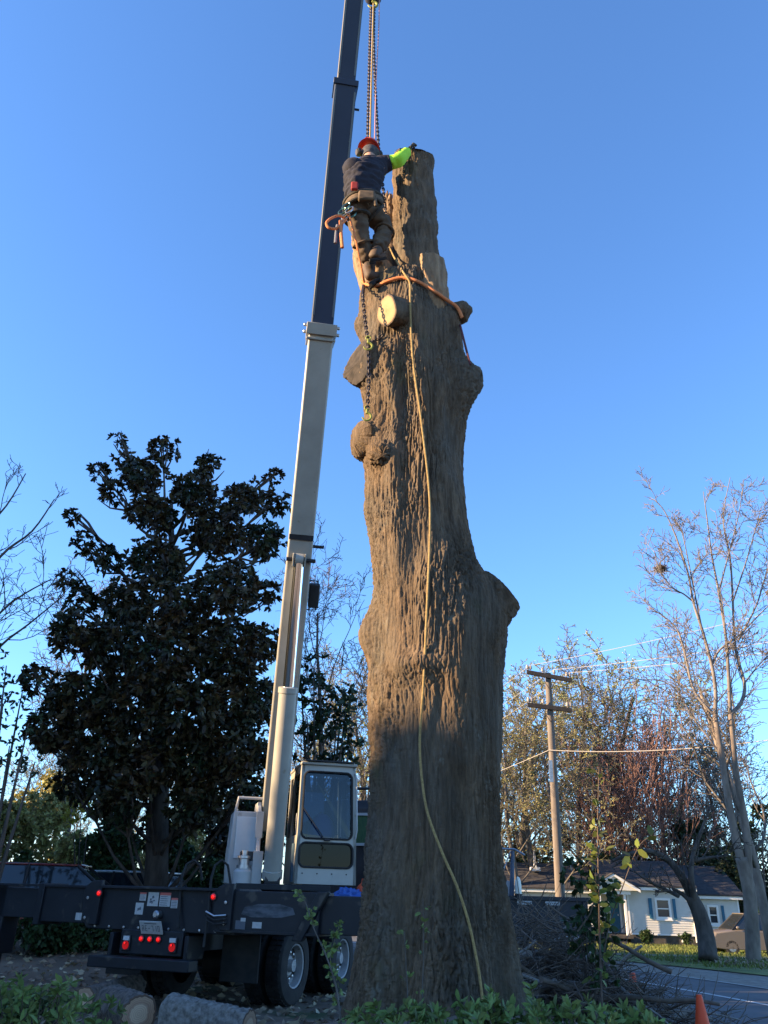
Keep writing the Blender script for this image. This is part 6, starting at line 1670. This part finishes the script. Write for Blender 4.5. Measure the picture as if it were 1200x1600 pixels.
# woods behind the house and pole: prototypes, then copies one by one
def wood_proto(seed, m, mb, bud, nbud, bs, h=17, cfg=CFG_BARE):
    return bare_tree('woodland_tree', 'x', Vector((0, 0, 0)), h, .22, seed, m, mb, cfg, 'woodland trees', bud, nbud, bs, rmin=.016)
CFW = dict(CFG_BARE, n=(1, 11, 6, 5, 4), t0=(0, .2, .15, .15, .1), lr=(1, .5, .5, .5, .5), rr=(1, .36, .42, .45, .5))
protos = [wood_proto(101, M_TWG, M_TWG, M_BUD, 11000, .105, cfg=CFW), wood_proto(102, M_TWG, M_TWG, M_BUD2, 9500, .105, cfg=CFW), wood_proto(103, M_TWG, M_TWG, M_BUD2, 200, .10, cfg=CFW)]
WOOD = [  # px, top py, depth, prototype, label
 (800, 1035, 62, 0, 'yellow-green budding tree just right of the oak trunk behind the wires'), (842, 1075, 58, 1, 'olive budding tree directly behind the utility pole, left side'), (905, 1060, 66, 2, 'bare brown tree right behind the crossarms'), (940, 1040, 70, 0, 'pale green budding tree right of the utility pole'),
 (985, 1085, 70, 2, 'bare brown tree in the middle of the woods behind the house'), (1035, 1110, 68, 2, 'bare brown tree behind the crape myrtles'), (1075, 1140, 70, 2, 'bare purple-brown tree left of the sycamore in the far woods'), (870, 1130, 54, 1, 'low olive budding tree behind the left end of the roof'),
 (812, 1130, 55, 1, 'low golden budding tree next to the oak trunk'), (925, 1150, 69, 2, 'low bare tree behind the house gable'), (1120, 1150, 72, 1, 'olive tree in the far woods behind the sycamore'), (1170, 1160, 70, 2, 'bare tree in the far woods at the right edge'),
 (560, 1055, 60, 2, 'bare brown tree seen just left of the oak trunk'), (590, 1040, 64, 1, 'olive budding tree hidden behind the left edge of the oak trunk'), (535, 1100, 58, 0, 'yellow-green tree between the cab and the oak trunk'),
 (20, 1180, 60, 1, 'olive woodland tree at the far left horizon'), (85, 1160, 64, 2, 'bare woodland tree left of the magnolia at the horizon'), (160, 1170, 60, 1, 'olive woodland tree behind the magnolia, left'), (230, 1160, 66, 2, 'bare woodland tree behind the magnolia trunk'), (310, 1170, 62, 1, 'olive woodland tree behind the magnolia, right'), (390, 1180, 64, 2, 'bare woodland tree behind the hoist housing'), (455, 1150, 62, 1, 'olive woodland tree behind the operator cab')]
for i, (a, b, d, k, lb) in enumerate(WOOD):
    base = gl(a, 1400, d); h = V(a, b, d).z - base.z; s = h / 17.0 / .93
    copy_tree(protos[k], base, i * 1.7, (s * 1.15, s * 1.15, s), lb)
for p in protos:                                  # the originals become the last three trees
    pass
for p, (a, b, d, lb) in zip(protos, ((765, 1090, 70, 'yellow-green tree hidden behind the right edge of the oak trunk'), (1005, 1160, 72, 'olive budding tree behind the reddish shoots'), (1195, 1120, 64, 'bare tree at the right edge behind the slim tree'))):
    base = gl(a, 1400, d); h = V(a, b, d).z - base.z; s = h / 17.0 / .93; p.location = base; p.scale = (s, s, s); p['label'] = lb
# dark conifers / evergreens behind the house
EV = [(1095, 1290, 62, 3.0, 'dark evergreen behind the right end of the roof'), (1150, 1330, 62, 3.2, 'dark evergreen behind the sycamore trunks'), (1190, 1270, 58, 3.2, 'dark evergreen at the right edge above the pickup'), (1040, 1345, 64, 2.6, 'low dark evergreen behind the middle of the roof'), (945, 1345, 60, 2.8, 'dark evergreen behind the porch gable'), (830, 1340, 60, 3.2, 'dark evergreen behind the left roof by the trunk'), (890, 1345, 60, 2.8, 'dark evergreen behind the utility pole foot')]
for i, (a, b, d, r, lb) in enumerate(EV):
    base = gl(a, 1420, d); tz = V(a, b, d).z; rr_ = np.random.RandomState(200 + i); L = []
    h = tz - base.z
    for k in range(12):
        f = rr_.uniform(0.02, 1); w = r * (1.05 - .75 * f)
        L.append((base + Vector((rr_.uniform(-1, 1) * w * 1.1, rr_.uniform(-1, 1) * w * .5, f * h)), w * .42 + .25))
    leafy('evergreen_tree', lb, base, L, 9, 6, .34, .25, M_DKG, 210 + i, 'tree', trunk_r=.12)
for i, (a, b, d, r, lb) in enumerate(((1012, 1457, 52, .5, 'small dark shrub at the foundation under the first window'), (1070, 1462, 52, .4, 'small bare shrub at the foundation by the downspout'), (1138, 1455, 52, .55, 'sprawling shrub under the second window'), (1196, 1440, 50, .9, 'green shrub at the right edge behind the pickup'))):
    c = V(a, b, d); leafy('foundation_shrub', lb, gl(a, b, d), [(c + Vector((rg2.uniform(-.3, .3), 0, rg2.uniform(-.3, .1))), r * .6) for _ in range(4)], 30, 6, .14, .25, M_MIDG, 240 + i, 'shrub', trunk_r=.02)

UND = [(795, 1310, 66, 'brown undergrowth beside the oak trunk behind the left roof'), (850, 1290, 68, 'brown undergrowth left of the utility pole foot'), (905, 1300, 67, 'brown undergrowth right of the utility pole foot'), (960, 1310, 70, 'brown undergrowth behind the porch gable'),
       (1015, 1300, 72, 'brown undergrowth behind the middle of the house'), (1065, 1310, 73, 'brown undergrowth behind the house right of the crooked tree'), (1115, 1300, 74, 'brown undergrowth left of the sycamore trunks'), (1165, 1310, 74, 'brown undergrowth between the sycamore and the right edge'), (1205, 1300, 72, 'brown undergrowth at the very right edge')]
for i, (a, b, d, lb) in enumerate(UND):
    base = gl(a, 1420, d); tz = V(a, b, d).z; rr_ = np.random.RandomState(260 + i); L = []; h = tz - base.z
    for k in range(14):
        f = rr_.uniform(0.02, 1); L.append((base + Vector((rr_.uniform(-1, 1) * 2.2, rr_.uniform(-1, 1), f * h)), rr_.uniform(.7, 1.3)))
    leafy('undergrowth', lb, base, L, 7, 5, .26, .22, M_BUD3, 270 + i, 'undergrowth', trunk_r=.07)
# ---------------------------------------------------------------- unseen evergreens added beyond the left edge to cast the low evening shade
def dense(name, seed, h, r, n):
    rng = np.random.RandomState(seed); t = thing(name, 'x', 'tree', Vector((0, 0, 0)), group='unseen evergreens added to shade the yard')
    q, d = in_ball(rng, n, .5); q = q * (1 + .35 * noise3(q * 2.2 + seed))[:, None]
    P = q * np.array((r, r, h * .5)) + np.array((0, 0, h * .52))
    paths_mesh('trunk', [([(0, 0, 0), (0, 0, h * .5), (0, 0, h * .95)], np.array([.25, .18, .04]), 0)], M_DBK, t)
    leaves_obj('crown', P, d + rng.normal(size=(n, 3)) * .5, .62, .42, M_DKG, t, seed)
    return t
dp = dense('added_shade_tree', 300, 11.7, 3.0, 12000)
SCR = [(-28.5, y) for y in np.arange(-9, 38, 3.6)]
for i, (x, y) in enumerate(SCR):
    lb = 'unseen dense evergreen in the long row added to shade the yard from the left'
    s = 1 + .035 * math.sin(i * 2.3)
    if i == 0: dp.location = (x, y, gzf(x, y)); dp['label'] = lb; dp.scale = (1.05, 1.05, s)
    else: copy_tree(dp, (x + .5 * math.sin(i * 1.9), y, gzf(x, y)), i * 1.3, (1.05, 1.05, s), lb)
for i, (x, y, s) in enumerate(((-17, 18.5, 1.42), (-17.5, 23, 1.5), (-19, 27.5, 1.45))):  # three taller unseen ones, added to keep the sun off the magnolia
    copy_tree(dp, (x, y, gzf(x, y)), i * 2.1, (1.15, 1.15, s), ('nearest', 'middle', 'farthest')[i] + ' of the three unseen tall evergreens added past the left edge to shade the magnolia')

# ---------------------------------------------------------------- brush pile
bp = thing('brush_pile', 'tangled heap of cut branches and twigs right of the oak trunk', 'brush pile', gl(905, 1560, 9.3))
rb_ = np.random.RandomState(55); bc_ = Vector(bp.location)
def heap(x):  # height of the pile across
    return .80 * math.exp(-((x + .45) / .8) ** 2) + .30
for k in range(95):
    x = rb_.uniform(-1.0, 1.05); hz = heap(x) * rb_.uniform(.05, .95); y = rb_.uniform(-.8, .6)
    an = rb_.choice((0, math.pi)) + rb_.normal() * .55; d_ = np.array((math.cos(an), math.sin(an) * .8, rb_.normal() * .18)); d_ /= np.linalg.norm(d_)
    L_ = rb_.uniform(.7, 1.6); p = np.array(bc_) + np.array((x, y, hz)) - d_ * L_ / 2; pts = [p]
    for j in range(6):
        d_ = d_ + rb_.normal(size=3) * .16; d_ /= np.linalg.norm(d_); q = pts[-1] + d_ * L_ / 6; q[2] = max(q[2], gzf(q[0], q[1]) + .03); pts.append(q)
    r0 = rb_.uniform(.010, .036)
    obj('branch', MB().tube(smooth_path(pts, 2), np.linspace(r0, r0 * .45, 13), 7), mat('cut_branch_brown', (.09, .07, .054), (.17, .135, .105), scale=8, rough=.95) if k % 3 else mat('cut_branch_grey', (.17, .155, .14), (.28, .26, .235), scale=8, rough=.95), bp, smooth=60, fix=False)
tw = []
for k in range(2800):
    x = rb_.normal() * .75 - .1
    if abs(x) > 1.5: continue
    hz = heap(x) * rb_.uniform(.05, 1.08); y = rb_.normal() * .5
    an = rb_.uniform(0, 6.28); d_ = np.array((math.cos(an), math.sin(an), rb_.normal() * .35 + .08)); d_ /= np.linalg.norm(d_)
    L_ = rb_.uniform(.25, .8); p = np.array(bc_) + np.array((x, y, hz)); pts = [p]
    for j in range(3):
        d_ = d_ + rb_.normal(size=3) * .28; d_ /= np.linalg.norm(d_); q = pts[-1] + d_ * L_ / 3; q[2] = max(q[2], gzf(q[0], q[1]) + .02); pts.append(q)
    r0 = rb_.uniform(.003, .010); tw.append((pts, np.linspace(r0, .002, 4), 4))
kind(paths_mesh('twigs', tw, mat('cut_twig', (.085, .066, .052), (.165, .133, .105), scale=6, rough=.95), bp), 'stuff')

# ---------------------------------------------------------------- saplings and foreground shrubs
def sapling(name, label, pts, r, leaves, m, size, wr, seed, mstem=M_TWB, per=5, sidelen=.14):
    rng = np.random.RandomState(seed); P = [np.array(tuple(q)) for q in pts]
    t = thing(name, label, 'sapling', Vector(P[0]))
    pa = smooth_path(P, 5); paths = [(pa, np.linspace(r, r * .3, len(pa)), 2)]
    A = np.array([tuple(q) for q in pa]); LP, LD = [], []
    for k in range(leaves):
        f = rng.uniform(.12, 1) * (len(A) - 1); i = min(int(f), len(A) - 2); q = A[i] + (A[i + 1] - A[i]) * (f - i)
        an = rng.uniform(0, 6.28); d = np.array((math.cos(an), math.sin(an), rng.uniform(.2, .9))); d /= np.linalg.norm(d)
        L_ = sidelen * rng.uniform(.3, 1.2); e = q + d * L_
        paths.append(([q, q + d * L_ * .5 + np.array((0, 0, .01)), e], np.array([r * .4, r * .3, r * .2]), 4))
        for j in range(per):
            LP.append(q + d * L_ * rng.uniform(.2, 1)); LD.append(d + rng.normal(size=3) * .7)
    paths_mesh('stem', paths, mstem, t)
    leaves_obj('leaves', LP, LD, size, wr, m, t, seed, .25, True)
    return t
def gp(px, py, d): q = V(px, py, d); q.z = gzf(q.x, q.y) - .03; return q
sapling('sapling', 'slim sapling with yellow-green leaves rising in front of the house porch', [gp(940, 1600, 7.5), V(938, 1500, 7.5), V(936, 1400, 7.5), V(934, 1300, 7.5), V(936, 1200, 7.5)], .012, 26, M_SAP, .085, .3, 401, per=3, sidelen=.10)
sapling('sapling', 'arched sapling shoot with pale leaves above the porch gable', [gp(930, 1600, 8.2), V(945, 1480, 8.2), V(975, 1380, 8.2), V(1000, 1320, 8.2), V(1025, 1305, 8.2)], .008, 14, M_SAP, .10, .3, 402, per=2, sidelen=.10)
leafy('holly_bush', 'dark green broad-leaved bush beside the slim sapling', gp(925, 1600, 8.4), [(V(a, b, 8.4 + .15 * math.sin(a)), r / 150) for a, b, r in ((905, 1370, 24), (930, 1400, 28), (915, 1440, 28), (945, 1450, 20), (925, 1480, 28), (950, 1390, 16), (940, 1520, 22), (895, 1350, 12))], 42, 6, .075, .3, M_MIDG, 403, 'bush', trunk_r=.012)
sapling('twig_sapling', 'leggy budding twig in front of the truck wheel', [gp(545, 1640, 4.6), V(528, 1560, 4.6), V(512, 1500, 4.6), V(490, 1450, 4.6), V(478, 1412, 4.6), V(466, 1398, 4.6)], .0055, 26, M_AZA, .028, .32, 404, M_TWG, 4, .04)
sapling('twig_sapling', 'upright budding twig between the truck wheel and the oak trunk', [gp(545, 1640, 4.65), V(528, 1555, 4.65), V(516, 1500, 4.65), V(524, 1465, 4.65), V(531, 1448, 4.65)], .0045, 30, M_AZA, .03, .32, 405, M_TWG, 4, .04)
sapling('twig_sapling', 'thin bare twig with a few leaves against the left of the trunk base', [gp(638, 1630, 4.9), V(637, 1560, 4.9), V(634, 1500, 4.9), V(632, 1455, 4.9)], .004, 9, M_AZA, .03, .3, 406, M_TWG, 2, .03)
sapling('twig_sapling', 'tall thin bare twig against the middle of the trunk base', [gp(660, 1630, 4.95), V(660, 1550, 4.95), V(662, 1480, 4.95), V(661, 1405, 4.95)], .004, 10, M_AZA, .03, .3, 407, M_TWG, 2, .03)
def azalea(label, px, py, d, w, h, seed, n=60, m=M_AZA, size=.06):
    """stems with whorls of narrow leaves"""
    rng = np.random.RandomState(seed); c = V(px, py, d); base = Vector((c.x, c.y, gzf(c.x, c.y) - .02)); t = thing('azalea_shrub', label, 'shrub', base)
    paths, Cs, Ds = [], [], []
    H_ = c.z - base.z
    for k in range(n):
        e = np.array((c.x + rng.uniform(-1, 1) * w, c.y + rng.normal() * w * .5, base.z + max(.05, H_ * rng.uniform(.45, 1.0))))
        b0 = np.array((c.x + rng.normal() * w * .5, c.y + rng.normal() * w * .3, base.z)); m_ = (b0 + e) / 2 + rng.normal(size=3) * .03
        paths.append(([b0, m_, e], np.array([.005, .004, .0025]), 4))
        for f in (1.0, .82):
            q = m_ + (e - m_) * f; Cs.append(q); Ds.append((e - m_) / np.linalg.norm(e - m_) + rng.normal(size=3) * .2)
    paths_mesh('stems', paths, M_TWB, t)
    P, D = rosettes(np.array(Cs), np.array(Ds), 8, rng, .8); leaves_obj('leaves', P, D, size, .17, m, t, seed, .15, True)
    return t
azalea('leafy green shrub in the lower left corner in front of the logs', 50, 1525, 4.7, .32, .6, 501, 60)
azalea('dark shrub at the left edge, low in the corner', 5, 1560, 5.0, .3, .6, 502, 50, M_MIDG)
azalea('small leafy shoot in front of the middle log', 172, 1565, 5.6, .10, .3, 503, 10)
azalea('green shrub at the foot of the trunk, left', 615, 1572, 4.5, .22, .3, 504, 38)
azalea('green shrub at the foot of the trunk, middle', 690, 1575, 4.4, .25, .3, 505, 42)
azalea('green shrub with a tall tip at the foot of the trunk by the rope end', 752, 1545, 4.5, .10, .4, 506, 22)
azalea('green shrub at the foot of the trunk, right', 790, 1568, 4.4, .25, .3, 507, 46)
azalea('broad green shrub in front of the brush pile, left', 865, 1568, 4.4, .25, .3, 508, 40)
azalea('broad green shrub in front of the brush pile, right', 945, 1570, 4.5, .25, .3, 509, 36)
azalea('low green shrub at the bottom right in front of the road', 1005, 1592, 4.6, .14, .3, 510, 30)
azalea('single pale shoot standing up before the brush pile', 822, 1530, 4.6, .04, .4, 512, 6)
# leaf litter
rl = np.random.RandomState(8); n = 9000
X = rl.uniform(-11, .5, n); Y = rl.uniform(6.5, 26, n); Z = ground_z(X, Y) + .015
lf = leaves_obj('leaf_litter', np.stack([X, Y, Z], -1), rl.normal(size=(n, 3)) * np.array((1, 1, .18)), .13, .28, mat('dead_leaf', (.17, .125, .085), (.38, .30, .21), scale=1.5, rough=.9, island=.4), None, 9, 0)
lf['label'] = 'dry fallen leaves scattered over the dirt by the truck'; lf['category'] = 'leaf litter'; kind(lf, 'stuff')
n = 1500; X = rl.uniform(10, 17, n); Y = rl.uniform(25.5, 31, n); Z = gz(X, Y) + .06
lf = leaves_obj('leaf_litter', np.stack([X, Y, Z], -1), rl.normal(size=(n, 3)) * np.array((1, 1, .25)), .16, .3, MATS['dead_leaf'], None, 10, 0)
lf['label'] = 'brown fallen leaves on the grass under the two right-hand trees'; lf['category'] = 'leaf litter'; kind(lf, 'stuff')
n = 26000; X = rl.uniform(9, 34, n); Y = rl.uniform(24, 53, n)
ok = road_u(X, Y) > 2.6; X, Y = X[ok], Y[ok]; ok = ~((Y > 34) & (Y < 37.2)); X, Y = X[ok], Y[ok]; n = len(X)
gr = leaves_obj('grass_tufts', np.stack([X, Y, gz(X, Y) + .03], -1), rl.normal(size=(n, 3)) * .35 + np.array((0, 0, 1)), .13, .16, leaf_mat('grass_blade', (.09, .12, .025), (.17, .19, .05), .3, .7), None, 12, 0)
gr['label'] = 'short rough grass on the verge before the house'; gr['category'] = 'grass'; kind(gr, 'stuff')
